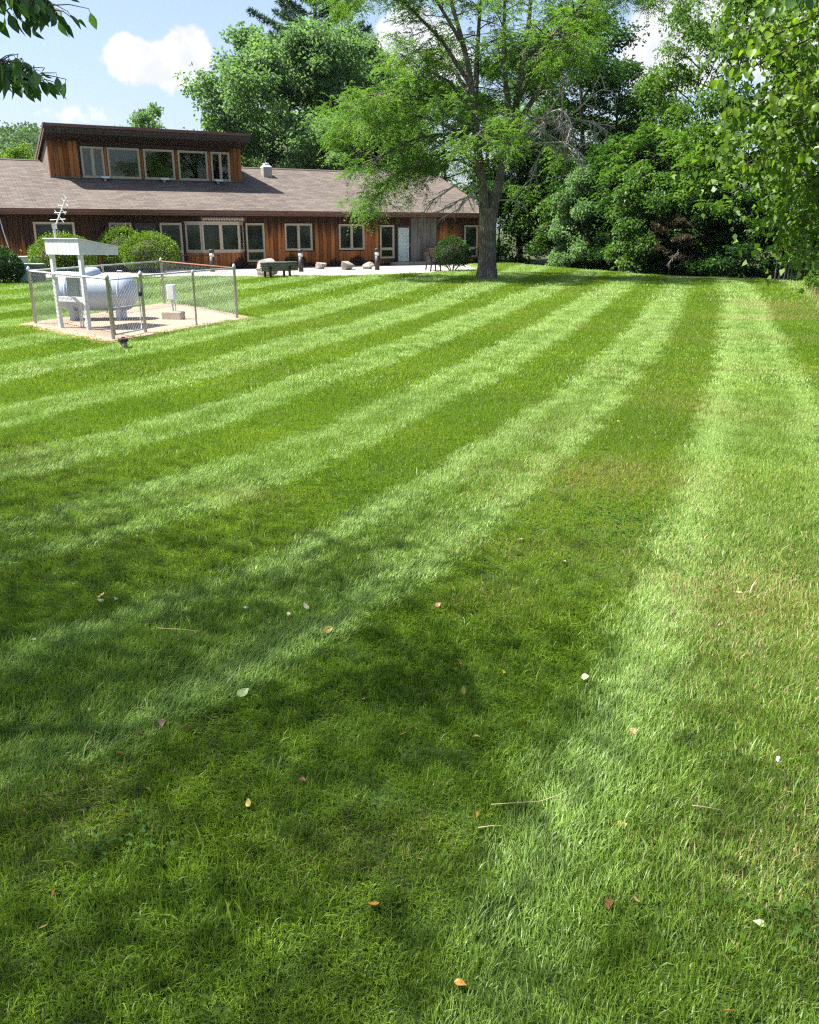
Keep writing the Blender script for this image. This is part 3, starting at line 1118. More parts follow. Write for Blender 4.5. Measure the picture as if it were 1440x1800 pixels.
while x_ < DX1 - 0.05:
    w_ = min(0.235, DX1 - x_)
    xc = x_ + w_ / 2
    if xc < W5[0][0] - 0.05 or xc > W5[-1][1] + 0.05:
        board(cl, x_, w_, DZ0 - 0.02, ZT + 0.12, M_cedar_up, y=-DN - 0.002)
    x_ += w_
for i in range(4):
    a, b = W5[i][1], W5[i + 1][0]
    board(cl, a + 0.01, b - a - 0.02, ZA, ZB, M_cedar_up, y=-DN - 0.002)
for (a, b, k_) in W5:
    window(a, b, ZA, ZB, k_, B, M_clear, y=-DN)
# side walls of silvered boards, following both roofs
for sx_, nm in ((DX0, 'side_wall'), (DX1, 'side_wall')):
    off = 0.07 if sx_ == DX0 else -0.07
    prof = [(-DN, DZ0 - 0.3), (-RN, RZ - 0.3), (10.2, 3.6), (10.2, droof(-10.2) - 0.2), (-DN, droof(DN) - 0.2)]
    MB().prism(prof, 'x', sx_ + off - 0.05, sx_ + off + 0.05).build(nm, M_side_wood, cl)
for k in range(12):
    n_ = DN - 0.1 - k * 0.235
    zz0 = EZ + (EN - max(n_, RN)) * PITCH
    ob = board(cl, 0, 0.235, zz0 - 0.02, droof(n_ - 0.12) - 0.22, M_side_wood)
    ob.rotation_euler = (0, 0, R(-90))
    ob.location = (DX0 + 0.016, -n_ + 0.11, zz0 - 0.02)
# interior: floor, back wall, pale partition and braces seen through the panes
MB().box(((DX0 + DX1) / 2, 6.0, 4.12), (DX1 - DX0 - 0.3, 4.0, 0.06)).build('interior_floor', M_soffit, cl)
MB().box(((DX0 + DX1) / 2, 7.4, 4.8), (DX1 - DX0 - 0.3, 0.08, 1.6)).build('interior_wall', plain('interior_plaster', (0.09, 0.09, 0.08), 0.8), cl)
MB().box((-5.35, 5.2, 4.60), (1.3, 0.06, 0.62)).build('partition', M_white, cl)
for xx in (-4.55, -2.75, -1.0):
    MB().bar((xx, 4.6, 5.15), (xx + 0.75, 4.1, 4.42), 0.07, 0.09).build('brace', M_trim, cl)
# its roof: slab, dark board fascia in two tiers, soffit
dr2 = roof_slab('clerestory_roof', DX0 - 0.16, DX1 + 0.26, FE, FZ, -10.6, droof(-10.6), 0.05, M_roof, cl)
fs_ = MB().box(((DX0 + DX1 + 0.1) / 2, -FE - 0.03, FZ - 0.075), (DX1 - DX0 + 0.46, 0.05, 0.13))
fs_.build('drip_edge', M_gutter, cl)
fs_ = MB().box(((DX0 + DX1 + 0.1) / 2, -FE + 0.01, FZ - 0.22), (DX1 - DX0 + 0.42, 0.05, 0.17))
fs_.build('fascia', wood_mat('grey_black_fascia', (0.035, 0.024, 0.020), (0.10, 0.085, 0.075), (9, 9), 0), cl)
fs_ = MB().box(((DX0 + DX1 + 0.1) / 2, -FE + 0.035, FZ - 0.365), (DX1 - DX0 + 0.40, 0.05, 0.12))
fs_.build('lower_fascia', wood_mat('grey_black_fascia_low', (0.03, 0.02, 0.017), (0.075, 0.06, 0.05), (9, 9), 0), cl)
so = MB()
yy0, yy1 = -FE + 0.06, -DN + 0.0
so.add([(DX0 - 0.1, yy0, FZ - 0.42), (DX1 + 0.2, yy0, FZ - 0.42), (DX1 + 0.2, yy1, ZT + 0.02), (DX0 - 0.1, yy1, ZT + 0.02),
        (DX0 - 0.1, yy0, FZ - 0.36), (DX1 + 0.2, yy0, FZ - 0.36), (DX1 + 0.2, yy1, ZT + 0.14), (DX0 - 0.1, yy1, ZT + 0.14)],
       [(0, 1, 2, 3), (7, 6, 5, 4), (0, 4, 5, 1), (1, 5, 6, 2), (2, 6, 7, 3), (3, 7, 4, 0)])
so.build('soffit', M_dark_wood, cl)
for sx_ in (DX0 - 0.185, DX1 + 0.285):
    k = MB()
    k.bar((sx_, -FE, FZ - 0.08), (sx_, 10.6, droof(-10.6) - 0.08), 0.045, 0.17)
    k.build('rake_board', M_gutter, cl)
    k = MB()
    k.bar((sx_ + (0.03 if sx_ < 0 else -0.03), -FE + 0.05, FZ - 0.25), (sx_ + (0.03 if sx_ < 0 else -0.03), 10.5, droof(-10.5) - 0.25), 0.04, 0.17)
    k.build('rake_trim', M_gutter2, cl)
MB().box(((DX0 + DX1) / 2, -DN - 0.03, DZ0 + 0.015), (DX1 - DX0 + 0.05, 0.10, 0.05)).build('flashing', plain('dull_lead_flashing', (0.16, 0.155, 0.15), 0.6, 0.3), cl)


def to_world(s, n, z):
    c_, s_ = math.cos(R(29.4993)), math.sin(R(29.4993))
    return (-8.598 + s * c_ + n * s_, 46.211 + s * s_ - n * c_, z)


BR = R(29.4993)
# pendant lamps hanging inside the clerestory
for k, (s_, z_) in enumerate(((-6.55, 5.35), (-5.05, 5.3), (-3.5, 5.05), (-1.75, 5.0))):
    w_ = to_world(s_, -4.25, z_)
    lb = ('leftmost pale pendant lamp behind the narrow clerestory window', 'pale pendant lamp behind the first wide clerestory pane', 'pale pendant lamp behind the middle wide clerestory pane', 'pale pendant lamp behind the last wide clerestory pane')[k]
    e_ = empty('pendant_lamp', w_, 0, lb, 'lamp', 'pendant lamps inside the clerestory')
    MB().lathe([(0.0, -0.2), (0.07, -0.2), (0.075, 0.2), (0.03, 0.23), (0.0, 0.23)], 14).build('shade', M_white, e_, True)
    MB().tube([(0, 0, 0.23), (0, 0, 6.2 - z_ - 0.05)], 0.008, 5).build('cord', M_trim_dk, e_)
# roof floodlights below the clerestory
for k, (s_, lb) in enumerate(((-5.88, 'white roof floodlight under the leftmost clerestory windows'), (-2.9, 'white roof floodlight under the middle clerestory pane'), (-0.02, 'white roof floodlight nearest the right end of the clerestory'))):
    zz = EZ + (EN + 3.42) * PITCH
    e_ = empty('roof_floodlight', to_world(s_, -3.42, zz - 0.01), BR, lb, 'light', 'roof floodlights below the clerestory')
    MB().box((0, 0, 0.05), (0.10, 0.10, 0.12)).build('bracket', M_offwhite, e_)
    q = MB().prism([(-0.24, 0.10), (-0.20, 0.20), (0.18, 0.24), (0.20, 0.15)], 'x', -0.20, 0.20).build('housing', M_white, e_, bevel=0.012)
    MB().box((0, -0.215, 0.152), (0.34, 0.012, 0.06)).build('lens', plain('lamp_lens', (0.6, 0.62, 0.63), 0.2), e_)
# roof vent
zz = EZ + (EN + 4.9) * PITCH
e_ = empty('roof_vent', to_world(3.3, -4.9, zz), BR, 'square galvanised roof vent with a white cap on the shingles', 'vent')
MB().box((0, 0, 0.16), (0.50, 0.46, 0.5)).build('curb', plain('galvanised_curb', (0.42, 0.40, 0.36), 0.5, 0.4, var=0.3), e_)
vc_ = MB().lathe([(0.36, 0.42), (0.36, 0.47), (0.20, 0.58), (0.19, 0.66), (0.0, 0.69)], 4).build('cap', M_offwhite, e_, bevel=0.01)
vc_.rotation_euler = (0, 0, R(45))

# ------------------------------------------------------------------ patio, step and planting strip
pf = PATIO_FRONT
back = [to_world(s_, 0.02, 0)[:2] for s_ in (15.0, 8, 0, -8, -16, -22)]
poly = [(x, y, 0.012) for x, y in pf] + [(x, y, 0.012) for x, y in [(6.6, 45.6)] + back]
m, t, out = material('pale_concrete')
p = t.pos()
c = t.mix(t.smooth(t.noise(p, 1.1, 6, 0.6), 0.3, 0.7), (0.27, 0.245, 0.22), (0.37, 0.34, 0.31))
c = t.mix(t.smooth(t.noise(p, 30, 3), 0.4, 0.7, 0, 0.3), c, (0.22, 0.20, 0.18))
jb = t.new('ShaderNodeTexBrick')
t.put(jb.inputs['Vector'], p)
jb.offset = 0.0
jb.inputs['Scale'].default_value = 1.0
jb.inputs['Brick Width'].default_value = 1.5
jb.inputs['Row Height'].default_value = 1.5
jb.inputs['Mortar Size'].default_value = 0.012
c = t.mix(t.math('MULTIPLY', jb.outputs['Fac'], 0.7), c, (0.12, 0.11, 0.09))
principled(t, out, c, 0.9, 0, 0.2, t.bump(t.noise(p, 60, 3), 0.2, 0.01))
M_conc = m
pt = MB().add([(x, y, z) for x, y, z in poly] + [(x, y, -0.15) for x, y, z in poly],
              [tuple(range(len(poly)))] + [(i, (i + 1) % len(poly), len(poly) + (i + 1) % len(poly), len(poly) + i) for i in range(len(poly))])
tag(pt.build('patio', M_conc), kind='structure')
m, t, out = material('tan_gravel')
p = t.pos()
v = t.voronoi(p, 34, out='Color')
d_ = t.voronoi(p, 34)
c = t.mix(t.new('ShaderNodeSeparateColor').outputs[0] if False else t.noise(p, 40, 3), (0.27, 0.205, 0.145), (0.43, 0.345, 0.265))
c = t.mix(t.smooth(d_, 0.2, 0.6, 0, 0.5), c, (0.22, 0.17, 0.13))
c = t.mix(t.smooth(t.noise(p, 0.9, 4), 0.4, 0.7, 0, 0.5), c, (0.34, 0.23, 0.14))
principled(t, out, c, 0.95, 0, 0.15, t.bump(d_, 0.7, 0.02))
M_gravel = m
bed = [to_world(s_, n_, 0.022) for s_, n_ in ((1.6, 1.35), (3, 1.5), (5.2, 1.4), (7.0, 1.5), (7.9, 0.9), (7.9, 0.03), (1.0, 0.03), (0.6, 0.7))]
tag(MB().add(bed + [(a, b, -0.05) for a, b, c_ in bed], [tuple(range(8))] + [(i, (i + 1) % 8, 8 + (i + 1) % 8, 8 + i) for i in range(8)]).build('gravel_bed', M_gravel), kind='structure')
st_ = MB().box((0, 0, 0.09), (2.6, 0.9, 0.17), ch=0.02).build('door_step', M_conc, bevel=0.012)
st_.location = to_world(9.9, 0.5, 0)
st_.rotation_euler = (0, 0, BR)
tag(st_, 'low concrete step in front of the curtained door', 'step')


# ------------------------------------------------------------------ fenced tank enclosure
m, t, out = material('galvanised_steel')
p = t.obj()
n_ = t.noise(p, 9, 5, 0.65)
c = t.mix(t.smooth(n_, 0.3, 0.7), (0.34, 0.37, 0.40), (0.50, 0.53, 0.56))
principled(t, out, c, t.smooth(n_, 0.2, 0.8, 0.45, 0.65), 0.15, 0.5)
M_galv = m
M_rust = plain('rusty_steel', (0.26, 0.11, 0.065), 0.8, 0.2, var=0.35, scale=8)
M_tank = plain('grey_white_tank_paint', (0.36, 0.42, 0.54), 0.42, 0, 0.5, var=0.12, scale=2)
M_black = plain('black_painted_steel', (0.018, 0.018, 0.02), 0.45, 0.2, var=0.3)

pad = [(x, y, 0.03) for x, y in PAD]
ctr = np.mean(np.array(PAD), 0)
rp = random.Random(8)
pp = []
for i in range(4):
    (x1, y1), (x2, y2) = PAD[i], PAD[(i + 1) % 4]
    for k in range(14):
        f = k / 14
        j = rp.uniform(-0.05, 0.05) + (0.06 if k else 0)
        x_, y_ = x1 + (x2 - x1) * f, y1 + (y2 - y1) * f
        d_ = np.array([x_, y_]) - ctr
        d_ /= np.linalg.norm(d_)
        pp.append((x_ + d_[0] * j, y_ + d_[1] * j))
nP = len(pp)
gp = MB().add([(x, y, float(gz(x, y)) + 0.028) for x, y in pp] + [(x, y, -0.3) for x, y in pp], [tuple(range(nP))] + [(i, (i + 1) % nP, nP + (i + 1) % nP, nP + i) for i in range(nP)])
tag(gp.build('gravel_pad', M_gravel), kind='structure')
# rusty soil margin washed out round the pad
mg = [(ctr[0] + (x - ctr[0]) * 1.045 + rp.uniform(-.05, .05), ctr[1] + (y - ctr[1]) * 1.045 + rp.uniform(-.05, .05)) for x, y in pp]
mm_ = MB().add([(x, y, float(gz(x, y)) + 0.014) for x, y in mg] + [(x, y, -0.3) for x, y in mg], [tuple(range(nP))] + [(i, (i + 1) % nP, nP + (i + 1) % nP, nP + i) for i in range(nP)])
tag(mm_.build('soil_margin', plain('rusty_soil', (0.42, 0.27, 0.14), 0.95, var=0.3, scale=3, bump=0.4)), kind='structure')


def gp_z(x, y):
    return float(gz(x, y)) + 0.028


fence = empty('chain_link_fence', (ctr[0], ctr[1], 0), 0, 'galvanised chain-link fence with a gate around the propane tank pad', 'fence')


def fl(x, y, z):
    return (x - ctr[0], y - ctr[1], z)


PA, PB, PC, PD = (-7.98, 18.56), (-5.50, 16.06), (-3.90, 19.70), (-6.53, 23.34)
PG = (-5.20, 17.08)
PM = (-4.46, 18.20)
FH = 1.08


def lerp(a, b, f):
    return (a[0] + (b[0] - a[0]) * f, a[1] + (b[1] - a[1]) * f)


def post(p_, r_, h_, mat_=None):
    z0 = gp_z(*p_)
    k = MB().lathe([(r_, -0.2), (r_, h_ - 0.02), (r_ * 1.25, h_ - 0.02), (r_ * 1.25, h_ + 0.02), (r_ * 0.7, h_ + 0.06), (0.0, h_ + 0.075)], 12)
    ob = k.build('post', mat_ or M_galv, fence, True)
    ob.location = fl(p_[0], p_[1], z0)
    return ob


for q in (PA, PB, PC, PD, PG):
    post(q, 0.032, FH + 0.02)
for q in (PM, lerp(PA, PD, 0.5)):
    post(q, 0.021, FH - 0.03)
for a, b, mt in ((PA, PB, M_galv), (PG, PC, M_galv), (PC, PD, M_rust), (PD, PA, M_galv)):
    MB().tube([fl(a[0], a[1], gp_z(*a) + FH), fl(b[0], b[1], gp_z(*b) + FH)], 0.018, 8).build('top_rail', mt, fence, True)


def chain(a, b, z0, z1, parent, cx=None, cy=None, pitch=0.085, rad=0.0021):
    """Woven diamond mesh between two posts: one zig-zag wire per column, three-sided wires."""
    cx, cy = cx if cx is not None else ctr[0], cy if cy is not None else ctr[1]
    L_ = math.hypot(b[0] - a[0], b[1] - a[1])
    ux, uy = (b[0] - a[0]) / L_, (b[1] - a[1]) / L_
    n_col = int(L_ / (pitch / 2))
    n_row = int((z1 - z0) / (pitch / 2))
    za, zb = gp_z(*a), gp_z(*b)
    V, F = [], []
    base = 0
    for cidx in range(0, n_col, 1):
        sgn = 1 if cidx % 2 == 0 else -1
        pts = []
        for r_ in range(n_row + 1):
            s_ = (cidx + 0.5 + (0.5 if (r_ % 2 == 0) else -0.5) * sgn) * pitch / 2
            s_ = min(max(s_, 0.01), L_ - 0.01)
            zz = z0 + r_ * pitch / 2 + za + (zb - za) * s_ / L_
            w_ = 0.003 * sgn
            pts.append((a[0] + ux * s_ - uy * w_ - cx, a[1] + uy * s_ + ux * w_ - cy, zz))
        for (x, y, z) in pts:
            for k in range(3):
                th = 2.1 * k
                V.append((x + rad * math.cos(th) * ux - rad * math.sin(th) * uy * 0.9, y + rad * math.cos(th) * uy + rad * math.sin(th) * ux * 0.9, z + rad * math.sin(th) * 0.6))
        for r_ in range(n_row):
            for k in range(3):
                k2 = (k + 1) % 3
                F.append((base + r_ * 3 + k, base + r_ * 3 + k2, base + r_ * 3 + 3 + k2, base + r_ * 3 + 3 + k))
        base += 3 * (n_row + 1)
    ob = quads_object('chain_mesh', np.array(V), np.array(F), M_galv, parent)
    ob['kind'] = 'stuff'
    return ob


for a, b in ((PA, PB), (PG, PC), (PC, PD), (PD, PA)):
    chain(a, b, 0.03, FH + 0.03, fence)
# gate between its two posts
gate = empty('gate', (0, 0, 0), 0, None, None, None, fence)
g0, g1 = lerp(PB, PG, 0.06), lerp(PB, PG, 0.90)
z0 = gp_z(*g0)
za, zm, zb = z0 + 0.08, z0 + 0.55, z0 + FH - 0.02
fr_ = MB()
c4 = [fl(g0[0], g0[1], za), fl(g1[0], g1[1], za), fl(g1[0], g1[1], zb), fl(g0[0], g0[1], zb)]
fr_.tube(c4 + [c4[0]], 0.018, 8)
fr_.build('gate_frame', M_galv, gate, True)
MB().tube([fl(g0[0], g0[1], zm), fl(g1[0], g1[1], zm)], 0.014, 8).build('gate_rail', M_galv, gate, True)
chain(g0, g1, 0.09, FH - 0.03, gate)
lx = lerp(PB, PG, 0.95)
MB().box(fl(lx[0], lx[1], z0 + 0.75), (0.05, 0.12, 0.07)).build('latch', M_black, gate)
for zz in (z0 + 0.2, z0 + 0.9):
    h_ = lerp(PB, PG, 0.03)
    MB().box(fl(h_[0], h_[1], zz), (0.07, 0.09, 0.05)).build('hinge', M_galv, gate)

# propane tank lying on its saddles
TL, TRd = 1.80, 0.40
tank = empty('propane_tank', (-6.93, 19.45, gp_z(-6.9, 19.5)), R(4), 'horizontal grey-white propane tank inside the chain-link fence', 'tank')
prof = []
for k in range(9):
    th = math.pi / 2 * k / 8
    prof.append((TRd * math.sin(th), -TL / 2 + 0.30 - 0.30 * math.cos(th)))
prof += [(TRd, -0.45), (TRd, 0.0), (TRd, 0.45)]
for k in range(9):
    th = math.pi / 2 * (1 - k / 8)
    prof.append((TRd * math.sin(th), TL / 2 - 0.30 + 0.30 * math.cos(th)))
b_ = MB().lathe(prof, 36).build('shell', M_tank, tank, True)
b_.rotation_euler = (0, R(90), 0)
b_.location = (0, 0, 0.60)
for sx_ in (-0.5, 0.5):
    s_ = MB().lathe([(TRd + 0.006, -0.02), (TRd + 0.006, 0.02)], 36).build('weld_band', M_tank, tank, True)
    s_.rotation_euler = (0, R(90), 0)
    s_.location = (sx_ * 1.12, 0, 0.60)
    lg = MB().prism([(-0.28, 0), (0.28, 0), (0.30, 0.38), (0.16, 0.24), (0, 0.205), (-0.16, 0.24), (-0.30, 0.38)], 'x', sx_ - 0.05, sx_ + 0.05)
    lg.build('saddle', M_tank, tank)
dm = MB().lathe([(0.19, 0.0), (0.19, 0.07), (0.17, 0.13), (0.10, 0.165), (0.0, 0.175)], 24).build('dome', M_tank, tank, True)
dm.location = (-0.05, 0, 0.96)
MB().tube([(0.50, 0, 0.98), (0.50, 0, 1.05), (0.60, 0, 1.05), (0.60, 0, 0.98)], 0.012, 6).build('lifting_lug', M_tank, tank)
MB().tube([(-0.5, 0, 0.98), (-0.5, 0, 1.03), (-0.62, 0, 1.03), (-0.62, 0, 0.98)], 0.012, 6).build('lifting_lug', M_tank, tank)

# white lean-to stand in front of the tank
L1, L2 = (-7.16, 17.84), (-6.45, 17.45)
SW = math.hypot(L2[0] - L1[0], L2[1] - L1[1])
sa = math.atan2(L2[1] - L1[1], L2[0] - L1[0])
stand = empty('equipment_stand', (L1[0], L1[1], gp_z(*L1)), sa, 'white painted timber stand with a sloping hood over the tank controls', 'stand')
for xx in (0.0, SW):
    MB().box((xx, 0, 0.72), (0.085, 0.085, 1.50), ch=0.008).build('leg', M_white, stand)
MB().box((SW / 2, -0.0, 1.06), (SW - 0.085, 0.06, 0.11)).build('rail', M_white, stand)
MB().box((SW / 2, -0.0, 0.58), (SW - 0.085, 0.06, 0.10)).build('rail', M_white, stand)
x0, x1, dp = -0.09, SW + 0.06, 0.92
NBW = 8
for k in range(NBW):
    a = x0 + (x1 - x0) * k / NBW
    b = x0 + (x1 - x0) * (k + 1) / NBW
    MB().box(((a + b) / 2, -0.06, 1.585), (b - a - 0.006, 0.02, 0.29)).build('board', M_white, stand)
MB().box(((x0 + x1) / 2, -0.045, 1.585), (x1 - x0 - 0.004, 0.012, 0.285)).build('hood_front', M_white, stand)
for xx in (x0 + 0.012, x1 - 0.012):
    MB().prism([(-0.038, 1.44), (dp, 1.42), (dp, 1.565), (-0.038, 1.725)], 'x', xx - 0.011, xx + 0.011).build('hood_side', M_white, stand)
MB().prism([(-0.09, 1.735), (dp + 0.04, 1.566), (dp + 0.04, 1.586), (-0.09, 1.755)], 'x', x0 - 0.02, x1 + 0.02).build('hood_roof', M_white, stand)
MB().box(((x0 + x1) / 2, dp - 0.01, 1.495), (x1 - x0 - 0.05, 0.02, 0.14)).build('hood_back', M_white, stand)

# control cabinet carried between the rails
cab = empty('control_cabinet', (-6.75, 17.78, gp_z(-6.8, 17.7)), sa, 'grey metal control cabinet hung on the white stand', 'cabinet')
MB().box((0, 0.05, 0.83), (0.42, 0.14, 0.40), ch=0.01).build('body', plain('grey_cabinet_paint', (0.42, 0.44, 0.42), 0.5, var=0.1), cab)
MB().box((-0.03, -0.035, 0.83), (0.32, 0.02, 0.36)).build('door', plain('dull_grey_panel', (0.28, 0.29, 0.29), 0.4, 0.3, var=0.15), cab)
MB().tube([(0.05, 0.05, 0.63), (0.05, 0.05, 0.3), (0.05, 0.05, 0.0)], 0.018, 8).build('conduit', M_offwhite, cab)
MB().tube([(-0.02, 0.05, 0.63), (-0.02, 0.06, 0.3), (-0.02, 0.05, 0.0)], 0.014, 8).build('conduit', M_offwhite, cab)

# yagi aerial on a short mast over the hood
ant = empty('yagi_antenna', (-7.06, 17.86, 1.70), 0, 'white yagi antenna tilted upward on the hood of the white stand', 'antenna')
MB().tube([(0, 0, 0.0), (0, 0, 0.32)], 0.022, 8).build('mast', M_galv, ant)
MB().box((0.01, 0, 0.27), (0.075, 0.07, 0.10)).build('clamp', M_offwhite, ant)
ba, bb = Vector((0.0, 0, 0.22)), Vector((0.33, -0.05, 0.80))
MB().tube([ba, bb], 0.013, 6).build('boom', M_offwhite, ant)
for k in range(7):
    q = ba.lerp(bb, 0.30 + 0.68 * k / 6)
    hl = 0.16 - 0.012 * k if k else 0.17
    dv = Vector((0.55, -0.2, -0.72)).normalized() if k % 2 else Vector((0.98, -0.2, 0.05)).normalized()
    if k == 6:
        dv = Vector((0.45, -0.2, -0.8)).normalized()
    MB().tube([q - dv * hl, q + dv * hl], 0.0075, 5).build('element', M_white, ant)
MB().tube([(0.02, 0, 0.28), (0.09, -0.02, 0.30), (0.10, -0.02, 0.22), (0.04, 0, 0.02)], 0.006, 5).build('cable', M_black, ant)

# white meter box on its block
mb_ = empty('meter_box', (-5.27, 19.46, gp_z(-5.27, 19.46)), R(-15), 'small white meter box on a post above a concrete block', 'meter box')
MB().box((0, 0, 0.58), (0.19, 0.12, 0.32), ch=0.015).build('body', M_white, mb_, bevel=0.008)
MB().tube([(0.0, 0, 0.10), (0.0, 0, 0.44)], 0.022, 8).build('post', M_galv, mb_)
MB().tube([(0.06, 0.02, 0.10), (0.06, 0.02, 0.3), (0.03, 0.02, 0.44)], 0.012, 6).build('conduit', M_galv, mb_)
cb = MB().box((0, 0, 0.085), (0.48, 0.24, 0.17), ch=0.02).build('concrete_block', plain('weathered_block', (0.42, 0.35, 0.28), 0.95, var=0.25, bump=0.4), bevel=0.015)
cb.location = (-5.27, 19.46, gp_z(-5.27, 19.46) - 0.01)
cb.rotation_euler = (0, 0, R(-12))
tag(cb, 'tan concrete block under the white meter box', 'block')
cb2 = MB().tube([(0, 0, 0.02), (0.2, 0.1, 0.03), (0.32, 0.35, 0.02), (0.2, 0.6, 0.02)], 0.02, 6).build('hose', M_black)
cb2.location = (-5.75, 20.2, gp_z(-5.7, 20.3))
tag(cb2, 'short black hose lying on the gravel behind the meter box', 'hose')

# capped clean-out pipe in the lawn
pz = float(gz(-4.97, 15.0))
pipe = empty('cleanout_pipe', (-4.97, 15.0, pz + 0.05), 0, 'short capped brown clean-out pipe standing in the lawn', 'pipe')
MB().lathe([(0.062, -0.1), (0.062, 0.085)], 20).build('sleeve', plain('tan_pipe', (0.34, 0.25, 0.19), 0.7, var=0.2), pipe, True)
MB().lathe([(0.085, 0.075), (0.088, 0.10), (0.085, 0.128), (0.06, 0.135), (0.0, 0.137)], 20).build('cap', plain('dark_brown_cap', (0.06, 0.035, 0.028), 0.6, var=0.3), pipe, False)
MB().box((0, 0, 0.142), (0.045, 0.045, 0.03)).build('nut', plain('cap_nut', (0.08, 0.05, 0.04), 0.6), pipe)

# ------------------------------------------------------------------ by the wall
cp = MB().tube([to_world(-11.35, 0.10, 2.56), to_world(-11.28, 0.12, 1.9), to_world(-11.15, 0.12, 1.2), to_world(-11.02, 0.12, 0.62), to_world(-10.85, 0.13, 0.42), to_world(-10.62, 0.13, 0.42)], 0.026, 8)
tag(cp.build('conduit_pipe', M_white, None, True), 'thin white conduit running down the dark board wall', 'conduit')
eb = empty('electric_box', to_world(-10.45, 0.1, 0), BR, 'grey electric box at the foot of the white conduit', 'electric box')
MB().box((0, -0.02, 0.52), (0.26, 0.14, 0.42), ch=0.01).build('body', plain('grey_box_paint', (0.5, 0.52, 0.54), 0.5), eb)
MB().box((0.0, -0.1, 0.45), (0.18, 0.02, 0.16)).build('cover', M_black, eb)
MB().tube([(0, 0, 0.31), (0, 0, 0.0)], 0.02, 6).build('riser', M_galv, eb)

ut = empty('utility_cabinet', (-14.62, 33.5, 0), R(8), 'pale teal steel utility cabinet between the two shrubs', 'cabinet')
M_teal = plain('pale_teal_paint', (0.30, 0.46, 0.44), 0.5, var=0.12)
MB().box((0, 0, 0.33), (0.42, 0.5, 0.64), ch=0.01).build('body', M_teal, ut)
MB().box((0, 0, 0.675), (0.46, 0.54, 0.05), ch=0.01).build('lid', M_teal, ut, bevel=0.008)
MB().box((0.0, -0.256, 0.33), (0.34, 0.012, 0.5)).build('door', M_teal, ut)
ac = empty('air_conditioner', (-14.18, 33.75, 0), R(8), 'grey-brown air conditioner unit beside the teal cabinet', 'air conditioner')
M_acg = plain('grey_brown_grille', (0.17, 0.15, 0.14), 0.6, var=0.2)
MB().box((0, 0, 0.34), (0.44, 0.5, 0.60)).build('coil', M_acg, ac)
MB().box((0, 0, 0.66), (0.50, 0.56, 0.05), ch=0.02).build('top_panel', plain('ac_top', (0.45, 0.44, 0.42), 0.5), ac)
for k in range(9):
    MB().box((0, -0.262, 0.09 + k * 0.06), (0.46, 0.014, 0.02)).build('louvre', plain('ac_louvre', (0.24, 0.22, 0.21), 0.5) if k == 0 else bpy.data.materials['ac_louvre'], ac)
wp = MB().box((0, 0, 0.75), (1.0, 0.5, 0.26), ch=0.01)
wp.box((0, 0, 0.31), (0.9, 0.42, 0.62))
o_ = wp.build('equipment_housing', M_offwhite, bevel=0.01)
o_.location = (-15.7, 36.4, 0)
o_.rotation_euler = (0, 0, R(15))
tag(o_, 'low white equipment housing behind the teal cabinet', 'housing')

# bollard lights
for k, ((x, y), lb) in enumerate((((-9.35, 42.1), 'dark path bollard light in front of the bay window'), ((-5.15, 42.1), 'dark path bollard light in front of the double window beside the log bench'), ((-1.6, 43.9), 'dark path bollard light nearest the curtained door'))):
    e_ = empty('bollard_light', (x, y, 0.01), 0, lb, 'bollard', 'path bollard lights')
    MB().lathe([(0.115, 0.0), (0.115, 0.68)], 18).build('shaft', plain('bronze_bollard', (0.05, 0.045, 0.042), 0.5, 0.3) if k == 0 else bpy.data.materials['bronze_bollard'], e_, True)
    MB().lathe([(0.104, 0.68), (0.104, 0.86)], 18).build('lens', plain('frosted_lens', (0.72, 0.70, 0.64), 0.4) if k == 0 else bpy.data.materials['frosted_lens'], e_, True)
    MB().lathe([(0.118, 0.86), (0.118, 0.99), (0.10, 1.02), (0.0, 1.025)], 18).build('cap', bpy.data.materials['bronze_bollard'], e_, True)


def rock(name, loc, size, seed, label, mat_):
    rng = np.random.default_rng(seed)
    import bmesh
    bm = bmesh.new()
    bmesh.ops.create_icosphere(bm, subdivisions=3, radius=1)
    pl = [(Vector(rng.normal(0, 1, 3)).normalized(), rng.uniform(0.42, 0.8)) for _ in range(16)]
    for v in bm.verts:
        for nrm, d_ in pl:
            e_ = v.co.dot(nrm) - d_
            if e_ > 0:
                v.co -= nrm * e_ * 0.9
        v.co += Vector(rng.normal(0, 0.012, 3))
        v.co = Vector((v.co.x * size[0], v.co.y * size[1], max(v.co.z, -0.45) * size[2]))
    me = bpy.data.meshes.new(name)
    bm.to_mesh(me)
    bm.free()
    me.materials.append(mat_)
    ob = link(bpy.data.objects.new(name, me))
    ob.location = (loc[0], loc[1], size[2] * 0.42)
    ob.rotation_euler = (0, 0, rng.uniform(0, 6))
    tag(ob, label, 'rock')
    return ob


M_rock = plain('pale_quartz_rock', (0.36, 0.31, 0.27), 0.85, var=0.45, scale=3.5, bump=0.6)
rock('rock', (-6.3, 38.6), (0.62, 0.5, 0.62), 3, 'large pale boulder behind the left end of the log bench', M_rock)
rock('rock', (-4.55, 45.3), (0.5, 0.4, 0.27), 5, 'low rounded pale rock just past the bench, by the wall', M_rock)
rock('rock', (-3.15, 44.3), (0.68, 0.45, 0.42), 8, 'jagged pale boulder, tallest of the rocks along the wall', M_rock)
rock('rock', (-2.15, 45.2), (0.42, 0.36, 0.28), 12, 'small tan rock beside the bollard nearest the door', M_rock)

